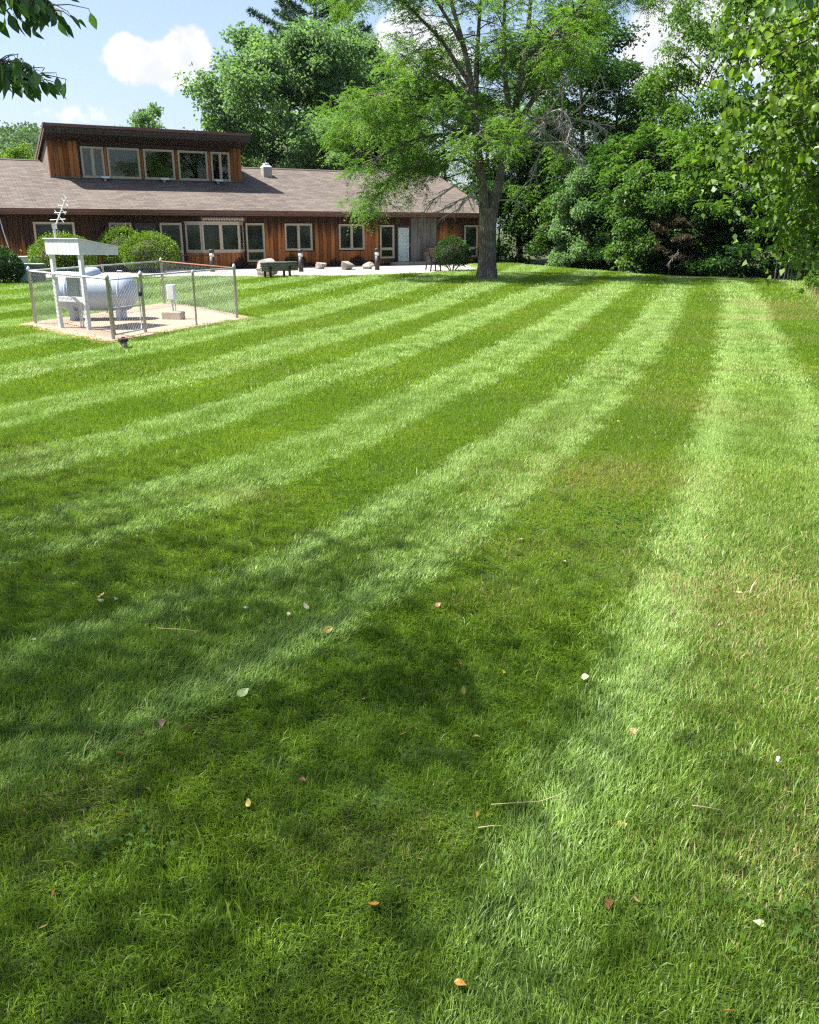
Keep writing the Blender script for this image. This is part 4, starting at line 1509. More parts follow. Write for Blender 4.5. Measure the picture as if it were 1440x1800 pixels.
# log bench seen from behind
bd = math.atan2(37.25 - 36.2, -4.72 - -6.1)
bn = empty('log_bench', (-5.4, 36.75, 0), bd, 'weathered log bench with dark legs seen from behind', 'bench')
M_log = plain('weathered_grey_log', (0.20, 0.19, 0.15), 0.9, var=0.4, scale=5, bump=0.5)
for k in range(4):
    z_ = 0.33 + k * 0.092
    q = MB().tube([(-0.86, -0.03 + 0.015 * k, z_), (-0.3, -0.032 + 0.015 * k, z_ + 0.004), (0.3, -0.03 + 0.015 * k, z_ - 0.003), (0.86, -0.03 + 0.015 * k, z_)], [0.047, 0.05, 0.049, 0.046], 10)
    q.build('backrest_log', M_log, bn, True)
for k in range(4):
    q = MB().tube([(-0.84, 0.10 + 0.10 * k, 0.36), (0.84, 0.10 + 0.10 * k, 0.36)], 0.05, 10)
    q.build('seat_log', M_log, bn, True)
for xx in (-0.45, 0.45):
    q = MB().bar((xx, -0.06, 0.0), (xx, -0.06, 0.34), 0.09, 0.05, (0, 1, 0))
    q.bar((xx, -0.055, 0.33), (xx, -0.115, 0.50), 0.09, 0.035, (0, 1, 0))
    q.bar((xx, -0.06, 0.29), (xx, 0.44, 0.29), 0.08, 0.05)
    q.bar((xx, 0.42, 0.0), (xx, 0.42, 0.27), 0.09, 0.05, (0, 1, 0))
    q.build('leg', M_black, bn)

# black park bench end-on beside the round shrub
kb = empty('park_bench', (1.15, 43.0, 0.012), R(100), 'black metal bench seen end-on beside the round dark shrub', 'bench')
for sx_ in (-0.6, 0.6):
    q = MB().tube([(sx_, -0.25, 0.0), (sx_, -0.22, 0.40), (sx_, 0.0, 0.41), (sx_, 0.20, 0.42), (sx_, 0.33, 0.83)], 0.034, 8)
    q.tube([(sx_, 0.25, 0.0), (sx_, 0.2, 0.42)], 0.034, 8)
    q.tube([(sx_, -0.24, 0.40), (sx_, -0.22, 0.62), (sx_, 0.22, 0.62)], 0.028, 8)
    q.build('end_frame', M_black, kb)
for k in range(5):
    MB().box((0, -0.2 + 0.1 * k, 0.435), (1.3, 0.08, 0.03)).build('seat_slat', M_black, kb)
for k in range(4):
    MB().box((0, 0.235 + 0.03 * k, 0.52 + 0.095 * k), (1.3, 0.028, 0.075)).build('back_slat', M_black, kb)

# aggregate litter bin by the door
tb = empty('litter_bin', to_world(11.05, 0.62, 0), BR, 'square brown pebble-dash litter bin beside the curtained door', 'bin')
m, t, out = material('pebble_dash')
p = t.obj()
v = t.voronoi(p, 26)
c = t.mix(t.smooth(t.noise(p, 22, 2), 0.35, 0.65), (0.12, 0.07, 0.045), (0.36, 0.25, 0.17))
principled(t, out, t.mix(t.smooth(v, 0.25, 0.6, 0, 0.7), c, (0.09, 0.06, 0.045)), 0.9, 0, 0.2, t.bump(v, 0.8, 0.02))
MB().box((0, 0, 0.43), (0.86, 0.8, 0.84), ch=0.03).build('body', m, tb, bevel=0.015)
MB().box((0, 0, 0.885), (0.9, 0.84, 0.07), ch=0.03).build('rim', plain('brown_rim', (0.22, 0.13, 0.085), 0.7), tb, bevel=0.01)

# handrail by the ramp
hr = empty('handrail', to_world(-2.95, 1.35, 0.0), BR, 'low dark metal handrail in front of the bay window', 'handrail')
for xx in (-1.2, 0.0, 1.2):
    MB().tube([(xx, 0, 0), (xx, 0, 0.72)], 0.024, 8).build('post', M_black, hr)
for zz in (0.42, 0.72):
    MB().tube([(-1.35, 0, zz), (1.25, 0, zz)], 0.022, 8).build('rail', M_black, hr)

# weathered stake fence at the dark edge of the wood
pk = empty('stake_fence', (15.6, 36.0, 0), R(20), 'thin grey stakes of an old fence at the shaded wood edge', 'fence')
rk_ = random.Random(5)
M_stake = plain('grey_stake_wood', (0.20, 0.19, 0.17), 0.9, var=0.3)
for k in range(9):
    xx = -0.9 + k * 0.22 + rk_.uniform(-0.04, 0.04)
    hh = 0.95 + rk_.uniform(-0.12, 0.12)
    MB().bar((xx, 0, -0.1), (xx + rk_.uniform(-0.06, 0.06), rk_.uniform(-0.03, 0.03), hh), 0.05, 0.022, (0, 1, 0)).build('stake', M_stake, pk)
MB().bar((-1.0, 0.03, 0.62), (1.0, 0.03, 0.62), 0.03, 0.06).build('rail', M_stake, pk)


# ------------------------------------------------------------------ vegetation
def unit(v):
    return v / np.maximum(np.linalg.norm(v, axis=-1, keepdims=True), 1e-9)


def leaf_quads(rng, base, axis, L, Wd, fold=0.22, level=0.6):
    """Folded four-point leaves. level: how far the blades turn their face to the sky."""
    n = len(base)
    axis = unit(axis)
    ref = unit(np.array([0, 0, 1.0]) * level + rng.normal(0, 1, (n, 3)) * (1 - level) + 1e-3)
    side = unit(np.cross(axis, ref))
    nrm = np.cross(side, axis)
    L = np.broadcast_to(L, (n,)) * rng.uniform(0.7, 1.25, n)
    Wd = np.broadcast_to(Wd, (n,)) * rng.uniform(0.75, 1.2, n)
    mid = base + axis * (L * 0.45)[:, None] + nrm * (L * 0.06)[:, None]
    up = nrm * (Wd * fold)[:, None]
    hw = side * (Wd / 2)[:, None]
    V = np.stack([base, mid + hw + up, base + axis * L[:, None] - nrm * (L * 0.10)[:, None], mid - hw + up], 1)
    return V


def pack(Vs, tints):
    """(n,4,3) leaf arrays and per-leaf tints -> vertices, quads, tint per point."""
    V = np.concatenate(Vs).reshape(-1, 3)
    tn = np.repeat(np.concatenate(tints), 4)
    Q_ = np.arange(len(V)).reshape(-1, 4)
    return V, Q_, np.clip(tn, 0, 1)


def cluster_leaves(rng, C, rad, m, L, Wd, flat=0.7, droop=0.25, hollow=0.45):
    """m leaves round each cluster centre."""
    k = len(C)
    u_ = unit(rng.normal(0, 1, (k, m, 3)))
    r_ = rng.random((k, m, 1)) ** hollow
    off = u_ * r_ * np.asarray(rad)[:, None, None] * np.array([1, 1, flat])
    base = (C[:, None, :] + off).reshape(-1, 3)
    axis = (u_ * np.array([1, 1, 0.5]) * 0.8 + rng.normal(0, 0.55, (k, m, 3)) + np.array([0, 0, -droop])).reshape(-1, 3)
    V = leaf_quads(rng, base, axis, L, Wd)
    ct = rng.normal(0.45, 0.20, k)
    tn = (ct[:, None] + rng.normal(0, 0.16, (k, m))).ravel()
    return V, tn


def frond_leaves(rng, C, D, n_fr, flen, pairs, L, Wd, droop=0.5, spread=0.9):
    """Feathery compound leaves: n_fr fronds per tip, leaflets in pairs along each."""
    k = len(C)
    A = unit(D[:, None, :] * 0.6 + rng.normal(0, spread, (k, n_fr, 3)) * np.array([1, 1, 0.45]) + np.array([0, 0, 0.1]))
    fl_ = flen * rng.uniform(0.65, 1.25, (k, n_fr, 1, 1))
    S = unit(np.cross(A, np.array([0, 0, 1.0]) + rng.normal(0, 0.25, (k, n_fr, 3))))
    tt = np.linspace(0.12, 1.0, pairs)[None, None, :, None]
    P0 = C[:, None, None, :] + rng.normal(0, 0.10, (k, n_fr, 1, 3))
    P = P0 + A[:, :, None, :] * fl_ * tt + np.array([0, 0, -1.0]) * droop * fl_ * tt ** 2
    Vs, ts = [], []
    ct = rng.normal(0.45, 0.22, (k, 1, 1)) + rng.normal(0, 0.10, (k, n_fr, 1))
    for sg in (1, -1):
        ax = S[:, :, None, :] * sg * 0.8 + A[:, :, None, :] * 0.45 + rng.normal(0, 0.18, P.shape) + np.array([0, 0, -0.22])
        Vs.append(leaf_quads(rng, P.reshape(-1, 3), ax.reshape(-1, 3), L, Wd, level=0.75))
        ts.append((np.broadcast_to(ct, P.shape[:3]) + rng.normal(0, 0.08, P.shape[:3])).ravel())
    return np.concatenate(Vs), np.concatenate(ts)


def bend(p0, d0, length, n, droop, rng, wob=0.12):
    """A limb: polyline that starts along d0 and sags or lifts."""
    pts = [np.array(p0, float)]
    d = np.array(d0, float) / np.linalg.norm(d0)
    for i in range(n):
        d = d + np.array([0, 0, -droop / n]) + rng.normal(0, wob, 3) / n ** 0.5
        d /= np.linalg.norm(d)
        pts.append(pts[-1] + d * length / n)
    return pts


def at_frac(pts, f):
    x = f * (len(pts) - 1)
    i = min(int(x), len(pts) - 2)
    return pts[i] + (pts[i + 1] - pts[i]) * (x - i), unit((pts[i + 1] - pts[i])[None])[0]


def skeleton(rng, H, clear, r0, spread, n1, round_=0.75, lift=0.55, droop=0.2, lean=0.03):
    """Trunk, limbs and twig ends of a broadleaved tree, at the origin."""
    limbs, tips, dirs, sizes = [], [], [], []
    trunk = bend((0, 0, -0.15), (rng.normal(0, lean), rng.normal(0, lean), 1), H * 0.93, 8, 0, rng, 0.06)
    limbs.append((trunk, [r0 * (1.35 if i == 0 else 1) * (1 - 0.88 * i / 8) for i in range(9)], 10))
    ga = rng.uniform(0, 6.28)
    for i in range(n1):
        f = (i + 0.5) / n1
        zf = (clear + (H * 0.93 - clear) * f) / (H * 0.93)
        p0, dd = at_frac(trunk, min(zf, 0.985))
        ga += 2.4 + rng.normal(0, 0.3)
        ln = spread * (math.sin(math.pi * (0.14 + 0.80 * f)) ** round_) * rng.uniform(0.75, 1.2)
        el_ = lift * (0.35 + 0.95 * f)
        d0 = (math.cos(ga) * math.cos(el_), math.sin(ga) * math.cos(el_), math.sin(el_))
        lim = bend(p0, d0, ln, 5, droop, rng)
        rr = max(0.02, r0 * 0.42 * (1 - 0.55 * f))
        limbs.append((lim, [rr * (1 - 0.8 * k / 5) for k in range(6)], 6))
        n2 = 3 + int(ln * 1.0)
        for j in range(n2):
            g = 0.30 + 0.70 * (j + rng.random() * 0.6) / n2
            q0, qd = at_frac(lim, min(g, 0.99))
            sd = unit(np.cross(qd, [0, 0, 1.0])[None])[0] * (1 if j % 2 else -1)
            d1 = qd * 0.7 + sd * rng.uniform(0.4, 1.0) + np.array([0, 0, rng.normal(0.12, 0.3)])
            l2 = max(0.5, ln * 0.42 * (1.15 - 0.5 * g)) * rng.uniform(0.7, 1.2)
            tw = bend(q0, d1, l2, 3, droop * 1.2, rng, 0.2)
            limbs.append((tw, [rr * 0.32, rr * 0.22, rr * 0.15, 0.006], 4))
            for g2 in (0.5, 1.0):
                c_, cd = at_frac(tw, min(g2, 0.999))
                tips.append(c_)
                dirs.append(cd)
        tips.append(lim[-1])
        dirs.append(unit((lim[-1] - lim[-2])[None])[0])
    tips.append(trunk[-1])
    dirs.append(np.array([0, 0, 1.0]))
    return limbs, np.array(tips), np.array(dirs)


def limb_mesh(limbs, name, mat_, parent, keep_thin=True):
    k = MB()
    for pts, rad, n in limbs:
        if not keep_thin and max(rad) < 0.02:
            continue
        k.tube(pts, [max(r_, 0.004) for r_ in rad], n, cap=False)
    return k.build(name, mat_, parent, True)


# bark
m, t, out = material('furrowed_bark')
p = t.obj()
q = t.scale(p, (1, 1, 0.22))
v = t.voronoi(t.vmath('ADD', q, t.scale(t.noise(p, 3.0, 3) if False else p, (0.0, 0.0, 0.0))), 15)
n1 = t.noise(q, 12, 6, 0.7)
h_ = t.math('ADD', t.smooth(v, 0.1, 0.6), t.math('MULTIPLY', n1, 0.8))
c = t.mix(t.smooth(h_, 0.5, 1.4), (0.30, 0.255, 0.215), (0.12, 0.095, 0.078))
c = t.mix(t.smooth(t.noise(p, 2.5, 4), 0.45, 0.7, 0, 0.5), c, (0.34, 0.32, 0.28))
principled(t, out, c, 0.95, 0, 0.15, t.bump(t.math('MULTIPLY', h_, -1.0), 0.9, 0.06))
M_bark = m
M_bark_dk = plain('dark_bark', (0.060, 0.048, 0.038), 0.95, var=0.4, scale=4, bump=0.5)
M_deadwood = plain('bare_dead_wood', (0.36, 0.33, 0.29), 0.9, var=0.3, scale=5)

M_leaf_mid = foliage_mat('leaf_mid_green', (0.042, 0.105, 0.012), (0.120, 0.215, 0.026), 0.44, 0.014)
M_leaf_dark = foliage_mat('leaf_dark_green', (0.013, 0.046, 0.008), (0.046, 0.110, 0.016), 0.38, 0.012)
M_leaf_pale = foliage_mat('leaf_pale_green', (0.100, 0.185, 0.078), (0.180, 0.285, 0.128), 0.50, 0.014)
M_leaf_lime = foliage_mat('leaf_fresh_green', (0.075, 0.150, 0.014), (0.160, 0.255, 0.028), 0.48, 0.022)
M_leaf_locust = foliage_mat('leaf_locust', (0.058, 0.132, 0.020), (0.140, 0.240, 0.042), 0.52, 0.016)
M_leaf_shrub = foliage_mat('leaf_clipped_shrub', (0.080, 0.155, 0.012), (0.180, 0.275, 0.030), 0.35, 0.022)
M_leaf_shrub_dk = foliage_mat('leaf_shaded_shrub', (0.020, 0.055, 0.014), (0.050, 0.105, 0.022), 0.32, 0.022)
M_needle = foliage_mat('pine_needles', (0.025, 0.062, 0.030), (0.060, 0.115, 0.050), 0.30, 0.022)
M_brown = foliage_mat('dead_cedar_needles', (0.040, 0.030, 0.016), (0.090, 0.064, 0.036), 0.25, 0.02)
M_leaf_vine = foliage_mat('leaf_vine', (0.040, 0.105, 0.014), (0.105, 0.195, 0.028), 0.45, 0.022)
M_hill = foliage_mat('hill_canopy', (0.045, 0.100, 0.030), (0.110, 0.185, 0.050), 0.35, 0.02)  # distance haze painted in as a paler, bluer leaf colour


# ---- the big locust tree in front of the building's far end
HX, HY = 3.1, 35.7
hero = empty('locust_tree', (HX, HY, 0), 0, 'large forked locust tree with feathery leaves standing on the lawn beside the building', 'tree')
rng = np.random.default_rng(17)
hl = lambda pts: [np.array([x - HX, y - HY, z]) for x, y, z in pts]
trunk = hl([(3.13, 35.7, -0.12), (3.11, 35.7, 0.10), (3.12, 35.7, 0.45), (3.12, 35.7, 1.12), (3.10, 35.7, 2.0), (3.11, 35.7, 2.72)])
mainl = {
    'left': (hl([(3.02, 35.7, 2.2), (2.92, 35.68, 3.0), (2.79, 35.6, 3.88), (2.61, 35.5, 4.9), (2.48, 35.4, 5.91), (2.35, 35.3, 6.8), (2.13, 35.2, 7.86), (1.82, 35.1, 8.81), (1.47, 35.0, 9.8), (1.2, 34.9, 11.2), (1.0, 34.8, 12.6)]), 0.23),
    'right': (hl([(3.23, 35.72, 2.2), (3.34, 35.75, 3.0), (3.50, 35.8, 3.6), (3.74, 35.9, 4.8), (3.99, 36.0, 5.81), (4.19, 36.1, 7.09), (4.36, 36.2, 8.24), (4.51, 36.3, 9.55), (4.6, 36.4, 11.3), (4.5, 36.5, 13.2)]), 0.25),
    'mid': (hl([(2.45, 35.4, 6.2), (2.52, 35.7, 7.4), (2.58, 36.0, 8.81), (2.66, 36.3, 10.2), (2.7, 36.5, 12.6)]), 0.13),
    'mid2': (hl([(3.95, 36.0, 5.7), (3.62, 35.4, 7.0), (3.45, 35.0, 8.4), (3.40, 34.7, 10.4), (3.5, 34.5, 12.0)]), 0.13),
    'r2': (hl([(3.80, 35.9, 5.0), (4.44, 36.0, 6.2), (5.25, 36.0, 7.4), (5.94, 36.0, 8.43), (6.72, 36.0, 9.55), (7.5, 35.9, 10.6)]), 0.13),
    'r3': (hl([(4.25, 36.1, 7.3), (5.2, 35.0, 8.6), (6.3, 34.2, 9.7), (7.4, 33.8, 10.6)]), 0.09),
    'r4': (hl([(4.3, 36.2, 8.0), (5.8, 36.6, 9.3), (7.4, 36.8, 10.2), (9.2, 36.8, 10.6), (10.6, 36.8, 10.4)]), 0.085),
    'lft8': (hl([(2.75, 35.6, 4.1), (1.9, 35.9, 4.5), (0.6, 36.3, 4.4), (-0.8, 36.6, 3.9), (-2.0, 36.7, 3.2)]), 0.07),
    'lft': (hl([(2.45, 35.4, 6.0), (1.5, 35.0, 7.1), (0.86, 34.8, 7.38), (0.0, 34.6, 7.0), (-0.8, 34.5, 6.4)]), 0.075),
    'lft2': (hl([(2.58, 35.5, 5.1), (1.53, 35.1, 5.35), (0.44, 34.7, 5.2), (-0.66, 34.4, 4.75), (-1.8, 34.2, 4.1)]), 0.085),
    'lft3': (hl([(2.70, 35.5, 4.4), (1.8, 34.9, 4.75), (0.8, 34.5, 4.5), (-0.4, 34.3, 3.9), (-1.5, 34.2, 3.25)]), 0.075),
    'lft4': (hl([(2.3, 35.3, 7.0), (1.2, 35.6, 8.6), (0.0, 35.8, 9.7), (-1.4, 36.0, 10.4), (-2.4, 36.0, 10.2)]), 0.085),
    'lft5': (hl([(2.6, 35.4, 5.0), (1.2, 36.4, 5.9), (-0.4, 37.0, 6.4), (-2.0, 37.2, 6.2), (-3.0, 37.2, 5.5)]), 0.085),
    'lft6': (hl([(2.0, 35.1, 8.3), (0.9, 34.4, 9.7), (-0.3, 34.0, 10.7), (-1.2, 33.8, 11.2)]), 0.075),
    'lft7': (hl([(2.55, 35.5, 5.4), (1.0, 34.2, 6.3), (-0.6, 33.6, 6.6), (-2.1, 33.4, 6.2)]), 0.075),
    'frt': (hl([(3.0, 35.5, 4.3), (2.9, 34.3, 5.2), (2.6, 32.9, 5.4), (2.3, 31.8, 4.9)]), 0.08),
    'frt2': (hl([(4.1, 36.0, 6.4), (4.6, 34.6, 7.6), (4.9, 33.2, 8.3), (5.3, 32.2, 8.2)]), 0.07),
    'bck': (hl([(3.8, 36.0, 5.2), (4.2, 37.6, 6.2), (4.4, 39.0, 6.7), (4.7, 40.2, 6.5)]), 0.08),
    'bck2': (hl([(2.4, 35.4, 6.6), (1.6, 37.2, 8.0), (0.8, 38.8, 8.8), (0.2, 40.0, 9.0)]), 0.08)}
# trunk with root flare and fluted bark ridges
V, F = [], []
NS, rows_ = 40, []
prof_r = [0.52, 0.41, 0.36, 0.335, 0.33, 0.335]
for i, pnt in enumerate(trunk):
    for k in range(NS):
        th = 2 * math.pi * k / NS
        fl_ = 1 + (0.16 if i < 2 else 0.05) * math.sin(5 * th + 0.6) * (1 if i < 3 else 0.6) + 0.035 * math.sin(13 * th + i) + rng.normal(0, 0.012)
        V.append((pnt[0] + prof_r[i] * fl_ * math.cos(th) * (1.12 if i > 4 else 1.0), pnt[1] + prof_r[i] * fl_ * math.sin(th), pnt[2]))
for i in range(len(trunk) - 1):
    for k in range(NS):
        k2 = (k + 1) % NS
        F.append((i * NS + k, i * NS + k2, (i + 1) * NS + k2, (i + 1) * NS + k))
MB().add(V, F).build('trunk', M_bark, hero, True)
tips, dirs = [], []
thin = []
for nm, (pts, r0) in mainl.items():
    if nm in ('left', 'right'):
        rad = [r0 * (1 - 0.85 * (i / (len(pts) - 1)) ** 0.8) for i in range(len(pts))]
    else:
        rad = [r0 * (1 - 0.85 * i / (len(pts) - 1)) for i in range(len(pts))]
    MB().tube(pts, rad, 12 if r0 > 0.2 else 8, cap=False).build('limb', M_bark, hero, True)
    n_ = len(pts)
    big = nm in ('left', 'right', 'mid', 'mid2')
    cnt = 21 if nm in ('left', 'right') else 15 if big else 14
    for j in range(cnt):
        f = (0.34 if nm in ('left', 'right') else 0.22) + (0.64 if nm in ('left', 'right') else 0.76) * (j + rng.random()) / cnt
        p0, d0 = at_frac(pts, min(f, 0.99))
        if big:
            az_ = rng.uniform(0, 6.28)
            d1 = np.array([math.cos(az_), math.sin(az_), rng.uniform(0.0, 0.7)])
            ln = rng.uniform(1.2, 2.5) * (1.1 - 0.4 * f)
        else:
            sd = unit(np.cross(d0, [0, 0, 1.0])[None])[0] * (1 if j % 2 else -1)
            d1 = d0 * 0.7 + sd * rng.uniform(0.3, 1.1) + np.array([0, 0, rng.normal(0.1, 0.3)])
            ln = rng.uniform(0.8, 1.7)
        tw = bend(p0, d1, ln, 4, 0.45, rng, 0.22)
        thin.append((tw, [0.026, 0.02, 0.014, 0.009, 0.005], 5))
        for j2 in range(4):
            f2 = 0.35 + 0.65 * (j2 + rng.random() * 0.8) / 4
            q0, q1 = at_frac(tw, min(f2, 0.99))
            t2 = bend(q0, q1 * 0.6 + rng.normal(0, 0.6, 3) * np.array([1, 1, 0.5]), rng.uniform(0.35, 0.8), 2, 0.5, rng, 0.2)
            thin.append((t2, [0.009, 0.006, 0.003], 3))
            for c_ in (t2[1], t2[2]):
                tips.append(c_ + rng.normal(0, 0.10, 3))
                dirs.append(q1)
limb_mesh(thin, 'twigs', M_bark_dk, hero)
tips, dirs = np.array(tips), np.array(dirs)
# the crown is open on its right side, where a bough has died
drop = (tips[:, 0] > 1.5) & (tips[:, 2] < 6.6)
thinout = (tips[:, 0] > -0.9) & (tips[:, 0] < 1.6) & (tips[:, 2] > 5.6) & (rng.random(len(tips)) < 0.40)
low = (tips[:, 0] < -1.6) & (tips[:, 2] < 5.4) & (rng.random(len(tips)) < 0.38)
keep = ~drop & ~thinout & ~low & (tips[:, 2] > 2.2)
tips, dirs = tips[keep], dirs[keep]
Vl, tl = frond_leaves(rng, tips, dirs, 5, 0.52, 8, 0.098, 0.038, 0.40)
V, Q_, tn = pack([Vl], [tl])
quads_object('crown', V, Q_, M_leaf_locust, hero, {'tint': tn}, kind='stuff')
# dead bough: bare grey spray on the right, and dead twigs under the lowest limbs
def bare(rng, p0, d0, length, depth, out, droop):
    pts = bend(p0, d0, length, 4, droop, rng, 0.25)
    r_ = 0.0125 * (depth + 1) ** 1.1
    out.append((pts, [r_ * (1 - 0.6 * k / 4) for k in range(5)], 5 if depth > 1 else 3))
    if depth:
        for j in range(5 if depth > 1 else 4):
            f = 0.3 + 0.7 * (j + rng.random()) / 5
            q0, q1 = at_frac(pts, min(f, 0.99))
            bare(rng, q0, q1 * 0.75 + rng.normal(0, 0.55, 3), length * rng.uniform(0.38, 0.6), depth - 1, out, droop * 0.9)


dead = []
for p0, d0, ln in (((0.9, 0.1, 5.0), (1, -0.55, 0.85), 2.7), ((1.1, 0.1, 5.6), (1, -0.45, 0.45), 2.8), ((0.8, 0.0, 4.7), (1, -0.7, 0.5), 2.5), ((1.0, 0.0, 5.3), (1, -0.9, 0.6), 2.4)):
    bare(rng, p0, d0, ln, 3, dead, 0.75)
limb_mesh(dead, 'dead_bough', M_deadwood, hero)
dead = []
for p0, d0, ln in (((-0.5, -0.4, 3.1), (-1, -0.4, 0.1), 1.5), ((-0.4, -0.6, 3.4), (-0.8, -0.6, -0.1), 1.7), ((-1.2, -0.9, 3.6), (-1, -0.2, -0.35), 1.4), ((0.4, 0.0, 3.0), (1, -0.3, 0.0), 1.0)):
    bare(rng, p0, d0, ln, 2, dead, 0.7)
    limb_mesh(dead, 'dead_twig', M_deadwood, hero)
    dead = []


# ---- woodland trees: a few growth forms, each tree then a thing of its own
def grow_tree(seed, H, clear, r0, spread, n1, kind_, mleaf, cl_r=0.75, m_=110, L=0.20, Wd=0.115, **kw):
    rng = np.random.default_rng(seed)
    limbs, tips, dirs = skeleton(rng, H, clear, r0, spread, n1, **kw)
    root = empty('tree_form')
    limb_mesh(limbs[:1], 'trunk', M_bark_dk, root)
    limb_mesh([l_ for l_ in limbs[1:] if max(l_[1]) > 0.014], 'limbs', M_bark_dk, root)
    if kind_ == 'frond':
        Vl, tl = frond_leaves(rng, tips, dirs, 5, 0.72, 6, L, Wd, 0.5)
    else:
        Vl, tl = cluster_leaves(rng, tips, cl_r * rng.uniform(0.7, 1.3, len(tips)), m_, L, Wd)
    V, Q_, tn = pack([Vl], [tl])
    quads_object('crown', V, Q_, mleaf, root, {'tint': tn}, kind='stuff')
    return root


FORMS = {
    'broad': grow_tree(31, 13.0, 2.6, 0.20, 4.2, 17, 'cluster', M_leaf_mid, 0.80, 105),
    'tall': grow_tree(32, 15.0, 3.0, 0.22, 3.7, 19, 'cluster', M_leaf_dark, 0.80, 105),
    'feather': grow_tree(33, 11.0, 2.0, 0.16, 3.9, 15, 'frond', M_leaf_mid, L=0.22, Wd=0.085, droop=0.35),
    'understory': grow_tree(34, 6.0, 1.2, 0.07, 2.5, 13, 'frond', M_leaf_mid, L=0.20, Wd=0.085, lift=0.45, droop=0.4),
    'thicket': grow_tree(35, 4.0, 0.15, 0.05, 2.0, 13, 'cluster', M_leaf_dark, 0.55, 95, 0.15, 0.085, lift=0.5, droop=0.5),  # dark leaf: the low shade of the wood put into the colour
    'vine': grow_tree(36, 4.6, 0.3, 0.06, 1.7, 15, 'cluster', M_leaf_vine, 0.50, 130, 0.14, 0.10, lift=0.4, droop=0.9),
    'sapling': grow_tree(37, 8.0, 2.2, 0.08, 2.3, 12, 'cluster', M_leaf_pale, 0.55, 70, 0.2, 0.11)}
used = set()


def plant(form, x, y, h_scale, w_scale, rz, label, cat='tree', mat_=None, name=None, group='trees of the wood edge'):
    src = FORMS[form]
    o = src if form not in used else copy_tree(src)
    used.add(form)
    o.name = name or ('woodland_tree' if cat == 'tree' else 'woodland_shrub')
    o.location = (x, y, -0.10)
    o.rotation_euler = (0, 0, rz)
    o.scale = (w_scale, w_scale, h_scale)
    tag(o, label, cat, group)
    for ch in o.children:
        if ch.name.startswith('crown'):
            ch.material_slots[0].link = 'OBJECT'
            ch.material_slots[0].material = mat_ or ch.data.materials[0]
    return o


